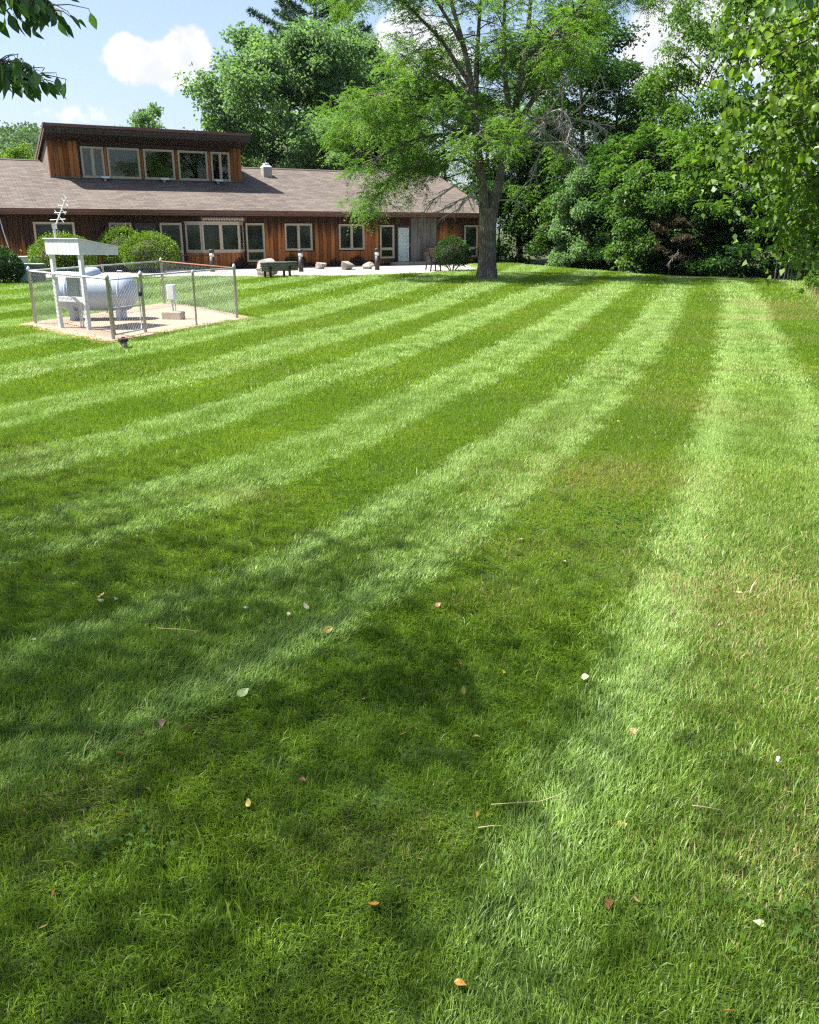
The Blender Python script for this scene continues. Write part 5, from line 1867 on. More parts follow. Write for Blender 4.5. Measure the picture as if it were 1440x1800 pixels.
WOOD = [
    # form, x, y, height scale, width scale, turn, label, category, leaf
    ('tall', 10.4, 53.5, 0.96, 1.08, 0.3, 'tall dark tree rising behind the dead bough of the locust', 'tree', None),
    ('tall', 7.2, 58.0, 0.86, 1.0, 2.0, 'dark tree close behind the locust trunk on its right side', 'tree', None),
    ('broad', 15.5, 45.8, 1.04, 0.86, 1.1, 'broad green tree to the right of the sky gap', 'tree', None),
    ('feather', 14.9, 47.5, 1.12, 0.75, 2.2, 'slim feathery tree along the right side of the sky gap', 'tree', M_leaf_mid),
    ('tall', 12.2, 56.5, 0.80, 0.9, 5.1, 'dark tree at the left side of the sky gap', 'tree', None),
    ('feather', 18.6, 39.5, 1.10, 0.95, 0.4, 'feathery-leaved tree at the right of the wood edge', 'tree', None),
    ('tall', 21.5, 48.0, 1.02, 1.05, 4.0, 'tall dark tree at the back of the wood, far right', 'tree', M_leaf_mid),
    ('broad', 23.5, 41.0, 1.1, 1.0, 2.6, 'broad tree at the right end of the wood edge, partly hidden by near leaves', 'tree', M_leaf_dark),
    ('broad', 13.6, 61.0, 0.72, 0.95, 3.3, 'lower rounded tree seen below the sky gap', 'tree', M_leaf_mid),
    ('broad', 2.5, 63.0, 0.88, 1.0, 5.0, 'green tree behind the roof end, seen through the locust crown', 'tree', M_leaf_mid),
    ('feather', -2.6, 66.0, 1.02, 1.1, 1.9, 'leafy tree behind the roof to the left of the locust', 'tree', M_leaf_pale),
    ('understory', 8.6, 52.5, 1.1, 1.0, 0.0, 'understory tree just right of the locust trunk', 'tree', M_leaf_mid),
    ('understory', 11.2, 48.0, 1.12, 1.05, 2.2, 'understory tree under the dead bough', 'tree', M_leaf_dark),
    ('understory', 12.4, 45.5, 1.18, 1.1, 4.1, 'understory tree in the middle of the wood edge', 'tree', M_leaf_mid),
    ('understory', 14.8, 43.0, 1.22, 1.1, 1.0, 'understory tree below the sky gap at the wood edge', 'tree', M_leaf_mid),
    ('feather', 15.6, 41.3, 0.62, 0.72, 3.0, 'low feathery tree leaning over the lawn end', 'tree', M_leaf_mid),
    ('understory', 17.6, 37.2, 1.05, 0.95, 5.2, 'understory tree near the stake fence', 'tree', M_leaf_mid),
    ('vine', 11.2, 43.2, 1.12, 0.95, 0.8, 'bright vine-draped mound in the wood edge', 'shrub', None),
    ('vine', 9.0, 48.4, 1.2, 0.85, 3.1, 'slim vine-covered shrub behind the locust trunk', 'shrub', M_leaf_pale),
    ('thicket', 9.2, 51.9, 0.95, 0.95, 0.2, 'low thicket at the crest just right of the locust', 'shrub', M_leaf_dark),
    ('thicket', 10.7, 47.9, 0.85, 0.85, 1.6, 'low thicket below the vine-covered shrub', 'shrub', M_leaf_dark),
    ('thicket', 12.3, 43.5, 0.80, 0.9, 2.9, 'dark thicket below the vine-draped mound', 'shrub', M_leaf_dark),
    ('thicket', 13.6, 42.1, 0.80, 0.95, 4.4, 'dark low thicket at the middle of the lawn end', 'shrub', M_leaf_dark),
    ('thicket', 15.2, 40.1, 0.92, 1.0, 5.6, 'dark thicket at the right of the lawn end', 'shrub', M_leaf_dark),
    ('thicket', 17.3, 36.5, 0.95, 0.9, 0.9, 'thicket behind the old stakes', 'shrub', M_leaf_dark),
    ('thicket', 14.6, 28.6, 0.85, 0.8, 2.4, 'thicket at the right edge of the lawn above the dry grass', 'shrub', M_leaf_mid),
    ('thicket', 13.9, 25.6, 0.95, 0.75, 1.2, 'leafy thicket at the right edge over the dry grass', 'shrub', M_leaf_mid),
    ('understory', 15.2, 27.5, 0.85, 0.8, 0.4, 'small tree at the right edge under the near lime leaves', 'tree', M_leaf_mid),
    ('understory', 18.5, 30.5, 1.0, 0.95, 3.6, 'understory tree at the right edge behind the near branches', 'tree', M_leaf_dark),
]
for i, (fm, x, y, hs, ws, rz, lb, ct_, mt) in enumerate(WOOD):
    plant(fm, x, y, hs, ws, rz, lb, ct_, mt, group='trees of the wood edge' if ct_ == 'tree' else 'shrubs of the wood edge')
# a second rank closes the wood behind them
for i, (x, y, hs, lb) in enumerate(((12.0, 49.5, 0.72, 'dark undergrowth behind the understory tree in mid wood edge'), (15.0, 48.5, 0.8, 'dark undergrowth directly below the sky gap'), (18.5, 44.0, 0.8, 'dark undergrowth behind the low feathery leaning tree'),
                                    (5.5, 55.5, 0.62, 'dark undergrowth at the crest behind the building corner'), (9.5, 56.0, 0.66, 'dark undergrowth at the foot of the tall dark tree'), (20.5, 36.0, 0.8, 'dark undergrowth behind the stake fence'),
                                    (13.4, 52.5, 0.62, 'dark undergrowth below the lower rounded tree'), (24.5, 34.0, 0.9, 'dark undergrowth at the far right behind near leaves'))):
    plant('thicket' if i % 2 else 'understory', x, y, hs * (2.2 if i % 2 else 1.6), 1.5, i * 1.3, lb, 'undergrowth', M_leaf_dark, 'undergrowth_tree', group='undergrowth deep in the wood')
# dead brown cedar with a bare white twig
o = plant('sapling', 12.15, 41.5, 0.34, 0.42, 0.5, 'brown dead cedar with bare twigs in the dark of the wood edge', 'tree', M_brown, 'dead_cedar', None)
dead = []
bare(np.random.default_rng(5), (-0.6, -0.9, 2.6), (0.6, -0.3, -0.2), 2.6, 2, dead, 0.3)
limb_mesh(dead, 'dead_twig', M_deadwood, o)
dead = []
bare(np.random.default_rng(6), (0.3, -0.9, 3.4), (-0.5, -0.3, -0.3), 2.2, 2, dead, 0.2)
limb_mesh(dead, 'dead_twig', M_deadwood, o)
dead = []
# slim tree behind the clerestory and trees left of it
plant('sapling', -28.4, 100, 1.86, 1.5, 0, 'slim pale tree top showing over the clerestory roof', 'tree', None, 'background_tree', None)
plant('broad', -35.6, 82, 0.70, 1.0, 2.2, 'round green tree behind the roof at the far left', 'tree', M_leaf_lime, 'background_tree', None)
plant('broad', -44.5, 86, 0.62, 1.05, 0.6, 'green tree beyond the left end of the roof', 'tree', M_leaf_pale, 'background_tree', None)

plant('broad', -16.5, 82, 0.62, 1.15, 4.0, 'low pale tree filling below the big pale tree, its left part', 'tree', M_leaf_pale, 'background_tree', None)
plant('broad', -9.5, 84, 0.60, 1.2, 1.3, 'low pale tree just above the roof ridge beside the vent', 'tree', M_leaf_pale, 'background_tree', None)

# ---- the pale spreading maple behind the roof
root = grow_tree(51, 15.2, 0.9, 0.32, 7.6, 34, 'cluster', M_leaf_pale, 1.10, 120, 0.30, 0.19, round_=0.7, lift=0.65, droop=0.08)
root.name = 'maple_tree'
root.location = (-8.9, 73, -0.1)
root.scale = (0.98, 0.98, 1.0)
tag(root, 'big pale green spreading tree behind the brown roof', 'tree')
FORMS['maple'] = root
used.add('maple')
o = copy_tree(root)
o.name = 'maple_tree'
o.location = (-4.2, 77, -0.1)
o.rotation_euler = (0, 0, 2.1)
o.scale = (0.72, 0.72, 0.98)
tag(o, 'pale green tree between the big maple and the locust crown', 'tree')

o = copy_tree(root)
o.name = 'maple_tree'
o.location = (-13.6, 80, -0.1)
o.rotation_euler = (0, 0, 4.0)
o.scale = (0.55, 0.55, 0.72)
tag(o, 'smaller pale green tree at the left foot of the big pale tree', 'tree')

# ---- white pine over the maple
rng = np.random.default_rng(61)
pine = empty('pine_tree', (-9.0, 89, -0.1), 0, 'tall feathery pine rising above the pale tree behind the roof', 'tree')
PH = 33.0
trunk = bend((0, 0, 0), (0.01, 0, 1), PH, 10, 0, rng, 0.02)
limbs = [(trunk, [0.42 * (1 - 0.93 * i / 10) for i in range(11)], 10)]
cs = []
for i in range(23):
    zf = 0.22 + 0.76 * i / 23
    for k in range(5):
        a_ = 2 * math.pi * (k + rng.random() * 0.7) / 5 + i
        ln = (1 - zf) * 10.5 * rng.uniform(0.65, 1.2) + 0.7
        p0, _ = at_frac(trunk, zf)
        lim = bend(p0, (math.cos(a_), math.sin(a_), 0.22 + 0.3 * zf), ln, 5, -0.22, rng, 0.08)
        limbs.append((lim, [0.07 * (1 - zf) * (1 - 0.8 * q / 5) + 0.012 for q in range(6)], 4))
        for g in np.linspace(0.38, 1.0, max(3, int(ln * 1.5))):
            c_, cd = at_frac(lim, min(g, 0.999))
            sd = np.cross(cd, [0, 0, 1.0])
            for sg in (-1, 0, 1):
                cs.append(c_ + sd * sg * rng.uniform(0.2, 0.6) * (1.15 - g) * 1.6 + np.array([0, 0, 0.08]))
limb_mesh(limbs[:1], 'trunk', M_bark_dk, pine)
limb_mesh(limbs[1:], 'limbs', M_bark_dk, pine)
cs = np.array(cs)
k_, m_ = len(cs), 26
u_ = unit(rng.normal(0, 1, (k_, m_, 3)) + np.array([0, 0, 0.35]))
Vl = leaf_quads(rng, (cs[:, None] + u_ * 0.05).reshape(-1, 3), u_.reshape(-1, 3), 0.46, 0.085, level=0.2)
V, Q_, tn = pack([Vl], [(rng.normal(0.45, 0.2, (k_, 1)) + rng.normal(0, 0.15, (k_, m_))).ravel()])
quads_object('crown', V, Q_, M_needle, pine, {'tint': tn}, kind='stuff')

# ---- wooded hill far behind
hx = np.linspace(-620, 260, 45)
hy = np.linspace(300, 760, 16)
X, Y = np.meshgrid(hx, hy, indexing='ij')
def hill_z(x, y):
    ridge = 38 * np.exp(-((x + 260) / 120.0) ** 4) + 22 * np.exp(-((x + 130) / 60.0) ** 2)
    ramp = np.clip((y - 300) / 130, 0, 1)
    return (ridge * ramp * ramp * (3 - 2 * ramp)) * (0.94 + 0.12 * vnoise(x, y, 2, 3, 0.012)) - 3
Z = hill_z(X, Y)
idx = np.arange(X.size).reshape(X.shape)
Q_ = np.stack([idx[:-1, :-1], idx[1:, :-1], idx[1:, 1:], idx[:-1, 1:]], -1).reshape(-1, 4)
tag(quads_object('hill', np.stack([X, Y, Z], -1).reshape(-1, 3), Q_, plain('hill_ground', (0.05, 0.085, 0.03), 0.95, scale=0.05), smooth=True), kind='structure')
rng = np.random.default_rng(71)
n_ = 1500
hx_ = rng.uniform(-420, -40, n_)
hy_ = rng.uniform(310, 480, n_)
Cc = np.stack([hx_, hy_, hill_z(hx_, hy_) + 4.0], 1)
Vl, tl = cluster_leaves(rng, Cc, rng.uniform(3.5, 6.5, n_), 110, 1.5, 1.1, 0.85, 0.1, 0.25)
V, Q_, tn = pack([Vl], [tl])
tag(quads_object('hill_forest', V, Q_, M_hill, attrs={'tint': tn}), 'hazy wooded hillside rising behind the left end of the roof', 'forest', kind='stuff')


# ---- clipped shrubs by the building
def shrub(name, x, y, a, b, c, zc, seed, label, mleaf, n=5200, L=0.085, Wd=0.05, cat='shrub', group='clipped shrubs by the building', lobes=()):
    rng = np.random.default_rng(seed)
    e_ = empty(name, (x, y, 0), 0, label, cat, group)
    Vs, ts = [], []
    for (ox, oy, oz, sc) in ((0, 0, 0, 1.0),) + tuple(lobes):
        k = int(n * sc)
        u_ = unit(rng.normal(0, 1, (k, 3)))
        u_ = u_[u_[:, 2] > -0.75]
        k = len(u_)
        lump = 0.92 + 0.16 * vnoise(u_[:, 0] * 3 + 7, u_[:, 1] * 3 + u_[:, 2] * 2.3, seed, 3, 1.0)
        r_ = lump * np.where(rng.random(k) < 0.78, rng.uniform(0.90, 1.03, k), rng.uniform(0.6, 0.95, k))
        base = u_ * r_[:, None] * np.array([a, b, c]) * sc ** 0.5 + np.array([ox, oy, zc + oz])
        axis = u_ * 0.7 + rng.normal(0, 0.5, (k, 3)) + np.array([0, 0, 0.3])
        Vs.append(leaf_quads(rng, base, axis, L, Wd, level=0.35))
        patch = vnoise(u_[:, 0] * 4 + 3, u_[:, 1] * 4 + u_[:, 2] * 4, seed + 5, 2, 1.0)
        ts.append(0.15 + 0.6 * patch + rng.normal(0, 0.15, k))
    # young shoots standing out of the top
    k = 60
    sx_, sy_ = rng.normal(0, a * 0.45, k), rng.normal(0, b * 0.45, k)
    top = zc + c * np.sqrt(np.clip(1 - (sx_ / a) ** 2 - (sy_ / b) ** 2, 0.05, 1)) * 0.96
    P_ = np.stack([sx_, sy_, top], 1)
    hh = rng.uniform(0.03, 0.20, k)
    for q in range(4):
        Vs.append(leaf_quads(rng, P_ + np.array([0, 0, 1.0]) * (hh * q / 3)[:, None], rng.normal(0, 0.6, (k, 3)) + np.array([0, 0, 0.6]), L, Wd, level=0.3))
        ts.append(np.full(k, 0.95))
    V, Q_, tn = pack(Vs, ts)
    quads_object('foliage', V, Q_, mleaf, e_, {'tint': tn}, kind='stuff')
    limbs = []
    for q in range(7):
        a_ = q * 0.9 + rng.random()
        limbs.append((bend((math.cos(a_) * 0.06, math.sin(a_) * 0.06, -0.05), (math.cos(a_) * 0.6, math.sin(a_) * 0.6, 0.8), zc + c * 0.5, 4, 0.0, rng, 0.1), [0.03, 0.025, 0.02, 0.012, 0.006], 5))
    limb_mesh(limbs, 'stems', M_bark_dk, e_)
    core = MB()
    core.lathe([(0.0, -0.64)] + [(0.66 * math.cos(th), 0.66 * math.sin(th)) for th in np.linspace(-1.2, 1.5, 9)] + [(0.0, 0.66)], 14)
    co_ = core.build('inner_twigs', M_bark_dk, e_, True)
    co_.scale = (a, b, c)
    co_.location = (0, 0, zc)
    return e_


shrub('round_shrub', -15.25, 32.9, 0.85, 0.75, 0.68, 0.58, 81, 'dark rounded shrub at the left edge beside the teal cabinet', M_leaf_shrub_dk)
shrub('round_shrub', -14.15, 36.3, 1.30, 1.0, 0.88, 0.85, 82, 'bright green shrub behind the white stand', M_leaf_shrub, 6500)
shrub('round_shrub', -13.6, 42.3, 1.10, 0.95, 1.02, 0.98, 83, 'taller bright shrub, the rear one of the pair before the entry', M_leaf_shrub, 6000)
shrub('round_shrub', -12.05, 41.4, 1.34, 1.1, 0.90, 0.86, 84, 'wide bright shrub, the front one of the pair before the entry', M_leaf_shrub, 7500)
shrub('round_shrub', 2.06, 42.7, 0.86, 0.8, 0.72, 0.80, 85, 'round dark shrub between the bench and the locust trunk', M_leaf_shrub_dk, 5200)  # darker leaf colour stands in for the locust's shade


# ---- near branches with leaves one can count
def leaf_blade(name, L, Wd, heart, mat_, curl=0.12):
    """A single leaf lying along +x: outline stations each side of a folded midrib, pointed tip."""
    st = [(0.0, 0.02), (0.06, 0.55 if heart else 0.25), (0.22, 0.98 if heart else 0.72), (0.42, 1.0), (0.64, 0.78), (0.82, 0.42), (0.93, 0.16), (1.0, 0.0)]
    vs, fs = [], []
    for i, (f, wv) in enumerate(st):
        z_ = -curl * L * f * f
        x_ = f * L - (0.05 * L if heart and i == 1 else 0)
        up = 0.16 * Wd * wv
        vs += [(f * L, 0, z_), (x_, Wd / 2 * wv, z_ + up), (x_, -Wd / 2 * wv, z_ + up)]
    for i in range(len(st) - 1):
        a, b = 3 * i, 3 * (i + 1)
        fs += [(a, b, b + 1, a + 1), (a, a + 2, b + 2, b)]
    k = MB().add(vs, fs)
    k.tube([(-0.22 * L, 0, 0.05 * L), (0, 0, 0)], 0.0014, 3, cap=False)
    me = bpy.data.meshes.new(name)
    me.from_pydata(k.v, [], k.f)
    me.shade_smooth()
    me.materials.append(mat_)
    return me


def vein_leaf_mat(name, lo, hi, trans=0.45, gloss=0.06, boost=(1.25, 1.35, 0.6)):
    m, t, out = material(name)
    r_ = t.rand()
    p = t.obj()
    c = t.mix(r_, lo, hi)
    n_ = t.noise(p, 60, 3)
    c = t.mix(t.smooth(n_, 0.3, 0.7, 0, 0.25), c, tuple(k * 0.6 for k in lo))
    d = t.new('ShaderNodeBsdfDiffuse')
    t.put(d.inputs['Color'], c)
    tr = t.new('ShaderNodeBsdfTranslucent')
    t.put(tr.inputs['Color'], t.mix(1.0, c, boost, 'MULTIPLY'))
    gl = t.new('ShaderNodeBsdfGlossy')
    gl.inputs['Roughness'].default_value = 0.4
    a = t.new('ShaderNodeMixShader')
    a.inputs[0].default_value = trans
    t.l.new(d.outputs[0], a.inputs[1])
    t.l.new(tr.outputs[0], a.inputs[2])
    b = t.new('ShaderNodeMixShader')
    b.inputs[0].default_value = gloss
    t.l.new(a.outputs[0], b.inputs[1])
    t.l.new(gl.outputs[0], b.inputs[2])
    t.l.new(b.outputs[0], out.inputs['Surface'])
    return m


M_near_dark = vein_leaf_mat('near_leaf_dark', (0.036, 0.100, 0.026), (0.090, 0.175, 0.048), 0.46, 0.04)
M_near_lime = vein_leaf_mat('near_leaf_lime', (0.120, 0.215, 0.014), (0.205, 0.310, 0.026), 0.55, 0.02)


def in_view(P, margin=2.0, top=14.2):
    """Which points the camera would see (bearing and elevation, degrees, with a margin)."""
    az_ = np.degrees(np.arctan2(P[:, 0], np.maximum(P[:, 1], 1e-3)))
    el_ = np.degrees(np.arctan2(P[:, 2] - 1.9, np.hypot(P[:, 0], P[:, 1])))
    return (P[:, 1] > 0) & (np.abs(az_) < 27 + margin) & (el_ < top + margin)


# overhanging tree on the left: trunk out of frame, its crown shades the foreground
OX, OY = -10.4, 1.7
over = empty('overhanging_tree', (OX, OY, -0.2), 0, 'overhanging tree whose drooping leafy branches enter at the upper left corner', 'tree')
rng = np.random.default_rng(91)
limbs, tips, dirs = skeleton(rng, 13.0, 4.2, 0.24, 6.2, 26, round_=0.6, lift=0.45, droop=0.10)
off = np.array([OX, OY, -0.2])
limb_mesh(limbs[:1], 'trunk', M_bark, over)
ok_l = [(l_[0], [q * 0.6 for q in l_[1]], l_[2]) for l_ in limbs[1:] if max(l_[1]) > 0.02 and not in_view(np.array(l_[0]) + off).any()]
limb_mesh(ok_l, 'limbs', M_bark_dk, over)
keep = ~in_view(tips + off, 4.0)
tips = tips[keep]
Vl, tl = cluster_leaves(rng, tips, 1.9 * rng.uniform(0.7, 1.3, len(tips)), 165, 0.105, 0.06, 0.8, 0.4, 0.4)
ok = ~in_view(Vl.mean(1) + off, 3.0)
V, Q_, tn = pack([Vl[ok]], [tl[ok]])
quads_object('crown', V, Q_, M_leaf_dark, over, {'tint': tn}, kind='stuff')
leaf_meshes = [leaf_blade('leaf', 0.062, 0.033, False, M_near_dark, c_) for c_ in (0.05, 0.15, 0.28)]
# two drooping sprays: stem polylines in world space, leaves hanging along side twigs
SPR = [([(-3.22, 3.22, 3.3), (-2.38, 3.5, 3.034), (-1.925, 3.605, 2.88), (-1.652, 3.64, 2.796), (-1.456, 3.64, 2.74), (-1.351, 3.64, 2.684)], 170, 0.14),
       ([(-3.22, 3.15, 3.09), (-2.38, 3.43, 2.67), (-1.89, 3.486, 2.544), (-1.624, 3.5, 2.502), (-1.47, 3.5, 2.467), (-1.393, 3.5, 2.411)], 110, 0.091),
       ([(-2.38, 3.5, 3.034), (-1.96, 3.78, 2.964), (-1.645, 3.85, 2.88), (-1.512, 3.885, 2.852)], 80, 0.119)]
n_leaf = 0
MB().tube([Vector(np.array(q) - off) for q in ((-10.4, 1.7, 4.4), (-8.6, 2.6, 4.9), (-5.6, 3.2, 4.4), (-3.22, 3.22, 3.3))], [0.06, 0.05, 0.04, 0.028], 6).build('limb', M_bark_dk, over, True)
for pts, n_, drp in SPR:
    pts = [np.array(q) for q in pts]
    MB().tube([Vector(q - off) for q in pts], [0.015 * (1 - 0.8 * i / (len(pts) - 1)) for i in range(len(pts))], 6).build('branch', M_bark_dk, over, True)
    tw_ = MB()
    for j in range(n_):
        f = 0.45 + 0.55 * (j + rng.random()) / n_
        p0, d0 = at_frac(pts, min(f, 0.995))
        hang = p0 + np.array([rng.normal(0, 0.05), rng.normal(0, 0.085), 0.035 - abs(rng.normal(0, drp * 0.45)) * (0.4 + 0.6 * min(1, (1 - f) * 3))])
        tw_.tube([Vector(p0 - off), Vector((p0 + hang) / 2 - off + np.array([0.01, 0, 0.01])), Vector(hang - off)], [0.003, 0.0022, 0.0014], 3, cap=False)
        ob = bpy.data.objects.new('leaf', leaf_meshes[j % 3])
        link(ob, over)
        dv = Vector((rng.normal(0.28, 0.35), rng.normal(0, 0.35), -1.0 + rng.normal(0, 0.28))).normalized()
        ob.rotation_mode = 'QUATERNION'
        ob.rotation_quaternion = dv.to_track_quat('X', 'Z') @ Matrix.Rotation(rng.uniform(0, 6.28), 4, 'X').to_quaternion()
        ob.location = Vector(hang - off) + dv * 0.014
        sc = rng.uniform(0.8, 1.2)
        ob.scale = (sc, sc, sc)
        n_leaf += 1
    tw_.build('twigs', M_bark_dk, over)

# near tree on the right with heart-shaped leaves; its trunk stands out of frame
NX, NY = 6.4, 8.0
near = empty('heart_leaf_tree', (NX, NY, -0.15), 0, 'near tree with large heart-shaped lime leaves hanging in at the right edge', 'tree')
offn = np.array([NX, NY, -0.15])
rng = np.random.default_rng(95)
limbs, tips, dirs = skeleton(rng, 9.0, 2.6, 0.17, 4.0, 16, round_=0.6, lift=0.5, droop=0.3)
limb_mesh(limbs[:1], 'trunk', M_bark, near)
limb_mesh([l_ for l_ in limbs[1:] if max(l_[1]) > 0.012 and not in_view(np.array(l_[0]) + offn, 1.0).any()], 'limbs', M_bark_dk, near)
keep = ~in_view(tips + offn, 3.0)
Vl, tl = cluster_leaves(rng, tips[keep], 0.5 * rng.uniform(0.7, 1.3, keep.sum()), 60, 0.12, 0.10, 0.7, 0.5)
Vs, ts = [Vl], [tl]
heart = [leaf_blade('leaf', 0.068, 0.060, True, M_near_lime, c_) for c_ in (0.05, 0.16, 0.3)]
heart_shaded = [leaf_blade('leaf', 0.085, 0.074, True, M_near_dark, c_) for c_ in (0.08, 0.2)]  # darkened copy of the same tree's leaf, shade put into its colour
cand = []
# boughs reaching in from the trunk: end points in world space, lime or dark
BOUGH = [((2.42, 7.4, 2.98), 1), ((2.52, 7.6, 2.74), 1), ((2.75, 7.0, 2.86), 1), ((2.92, 7.5, 2.62), 1), ((2.64, 8.1, 2.52), 1), ((3.05, 7.2, 2.40), 1), ((2.82, 8.3, 2.30), 1), ((3.15, 7.9, 2.15), 1),
         ((2.62, 7.9, 3.42), 1), ((3.0, 6.8, 3.3), 0), ((3.15, 6.6, 3.1), 0), ((3.3, 6.9, 3.45), 0), ((2.8, 7.0, 3.5), 0), ((3.3, 8.0, 1.95), 0), ((3.45, 8.4, 1.80), 0), ((3.35, 7.6, 1.70), 0), ((3.62, 8.4, 1.75), 0), ((2.52, 7.2, 3.2), 1), ((2.85, 7.8, 2.95), 1), ((3.10, 7.0, 2.75), 1), ((3.20, 7.4, 2.95), 1), ((2.80, 7.5, 2.45), 1), ((3.35, 8.0, 2.7), 1), ((3.40, 8.5, 2.3), 1)]
for (ex, ey, ez), lime in BOUGH:
    E_ = np.array([ex, ey, ez])
    S_ = np.array([NX - 0.1, NY, min(max(ez + rng.uniform(-0.2, 0.8), 1.6), 5.0)])
    mid = (S_ + E_) / 2 + np.array([0, 0, 0.35])
    pts = [S_, (S_ + mid) / 2 + np.array([0, 0, 0.12]), mid, (mid + E_) / 2 + np.array([0, 0, 0.10]), E_]
    MB().tube([Vector(q - offn) for q in pts], [0.028, 0.022, 0.016, 0.010, 0.004], 6).build('branch', M_bark_dk, near, True)
    tw_ = MB()
    for j in range(54):
        f = 0.36 + 0.64 * (j + rng.random()) / 54
        p0, d0 = at_frac(pts, min(f, 0.995))
        l2 = rng.uniform(0.08, 0.40) * (1.2 - 0.6 * f)
        d1 = unit((d0 * 0.5 + rng.normal(0, 0.7, 3) * np.array([1, 1, 0.6]) + np.array([0, 0, -0.15]))[None])[0]
        e2 = p0 + d1 * l2
        tw_.tube([Vector(p0 - offn), Vector(e2 - offn)], [0.0028, 0.0014], 3, cap=False)
        for g in (0.4, 0.75, 1.0):
            cand.append((p0 + d1 * l2 * g + rng.normal(0, 0.02, 3), lime, rng.random()))
    tw_.build('twigs', M_bark_dk, near)
vis = [q for q in cand if in_view(q[0][None], -1.2, 13.5)[0]]
rest = [q for q in cand if not in_view(q[0][None], -1.2, 13.5)[0]]
vis.sort(key=lambda q: np.linalg.norm(q[0] - np.array([0, 0, 1.9])))
single, more_ = vis[:300], vis[300:] + rest
for j, (p0, lime, _) in enumerate(single):
    ob = bpy.data.objects.new('leaf', heart[j % 3] if lime else heart_shaded[j % 2])
    link(ob, near)
    dv = Vector((rng.normal(-0.35, 0.4), rng.normal(-0.25, 0.4), -0.85 + rng.normal(0, 0.35))).normalized()
    ob.rotation_mode = 'QUATERNION'
    ob.rotation_quaternion = dv.to_track_quat('X', 'Z') @ Matrix.Rotation(rng.normal(0, 0.8), 4, 'X').to_quaternion()
    ob.location = Vector(p0 - offn)
    sc = rng.uniform(0.7, 1.25)
    ob.scale = (sc, sc, sc)
P_ = np.array([q[0] for q in more_]) - offn
for rep in range(4):
    jit = P_ + rng.normal(0, 0.07 * rep, P_.shape)
    Vs.append(leaf_quads(rng, jit, rng.normal(0, 0.45, P_.shape) + np.array([-0.2, -0.2, -0.8]), 0.066, 0.056, level=0.3))
    ts.append(np.clip(rng.normal(0.4, 0.25, len(P_)), 0, 1))
V, Q_, tn = pack(Vs, ts)
quads_object('crown', V, Q_, M_leaf_lime, near, {'tint': tn}, kind='stuff')


# ------------------------------------------------------------------ small things lying in the grass
def fallen_mat(name, lo, hi):
    return vein_leaf_mat(name, lo, hi, 0.25, 0.03, (1.1, 1.0, 0.8))


LEAFCOL = {'g': fallen_mat('fallen_leaf_pale_green', (0.26, 0.36, 0.14), (0.40, 0.48, 0.24)), 'p': fallen_mat('fallen_leaf_peach', (0.42, 0.22, 0.12), (0.58, 0.34, 0.20)),
           'b': fallen_mat('fallen_leaf_brown', (0.14, 0.05, 0.025), (0.26, 0.10, 0.05)), 'o': fallen_mat('fallen_leaf_orange', (0.44, 0.20, 0.04), (0.60, 0.32, 0.08)),
           'y': fallen_mat('fallen_leaf_yellow', (0.50, 0.40, 0.08), (0.66, 0.54, 0.16)), 'c': fallen_mat('fallen_leaf_cream', (0.56, 0.50, 0.30), (0.70, 0.64, 0.44)),
           'w': fallen_mat('fallen_leaf_whitish', (0.62, 0.62, 0.54), (0.75, 0.75, 0.68))}
WORDS = {'g': 'pale green', 'p': 'peach-tan', 'b': 'reddish-brown', 'o': 'orange', 'y': 'yellow', 'c': 'cream', 'w': 'whitish'}
FALLEN = [(-0.8, 3.51, 0.061, 'g'), (-1.11, 3.33, 0.06, 'p'), (-0.96, 3.25, 0.047, 'b'), (-1.19, 3.23, 0.038, 'b'), (-1.2, 3.07, 0.037, 'o'), (-1.04, 2.84, 0.035, 'y'), (-0.46, 4.18, 0.048, 'y'), (-1.31, 4.69, 0.05, 'o'), (-1.83, 4.61, 0.047, 'y'), (-1.72, 4.59, 0.043, 'c'), (-1.78, 4.55, 0.039, 'c'), (-1.85, 4.49, 0.046, 'g'), (-0.58, 4.43, 0.047, 'c'), (-0.68, 4.35, 0.039, 'c'), (-0.92, 4.46, 0.033, 'w'), (-1.25, 4.12, 0.035, 'c'), (-0.12, 2.25, 0.048, 'o'), (0.66, 2.27, 0.051, 'b'), (0.75, 2.27, 0.035, 'p'), (0.98, 3.22, 0.049, 'p'), (0.84, 3.7, 0.038, 'c'), (0.46, 3.74, 0.038, 'y'), (0.25, 3.53, 0.039, 'y'), (0.27, 3.18, 0.034, 'y'), (0.77, 2.64, 0.038, 'y'), (0.25, 2.7, 0.033, 'o'), (0.53, 3.29, 0.029, 'o'), (0.13, 1.94, 0.036, 'o'), (0.88, 1.84, 0.039, 'o'), (-1.18, 2.32, 0.037, 'b'), (-0.61, 2.72, 0.031, 'y'), (-0.44, 2.89, 0.034, 'b'), (-0.04, 3.2, 0.031, 'p'), (0.31, 5.35, 0.038, 'c'), (0.76, 5.58, 0.04, 'w'), (1.02, 5.17, 0.033, 'c'), (0.44, 6.61, 0.041, 'y'), (2.28, 9.22, 0.043, 'y'), (0.15, 4.49, 0.036, 'p'), (-0.15, 4.54, 0.037, 'c'), (1.05, 3.6, 0.025, 'b'), (1.98, 4.67, 0.036, 'c'), (1.69, 4.26, 0.033, 'b'), (1.54, 3.06, 0.029, 'w'), (0.26, 3.81, 0.032, 'o'), (-2.8, 6.82, 0.056, 'p'), (-3.93, 13.0, 0.05, 'w'), (1.13, 2.15, 0.04, 'g'), (-1.15, 2.16, 0.033, 'y'), (1.47, 4.4, 0.026, 'b'), (-2.0, 4.1, 0.029, 'c'), (-1.97, 3.91, 0.028, 'w'), (-2.87, 5.79, 0.035, 'w'), (-0.21, 3.48, 0.03, 'p')]
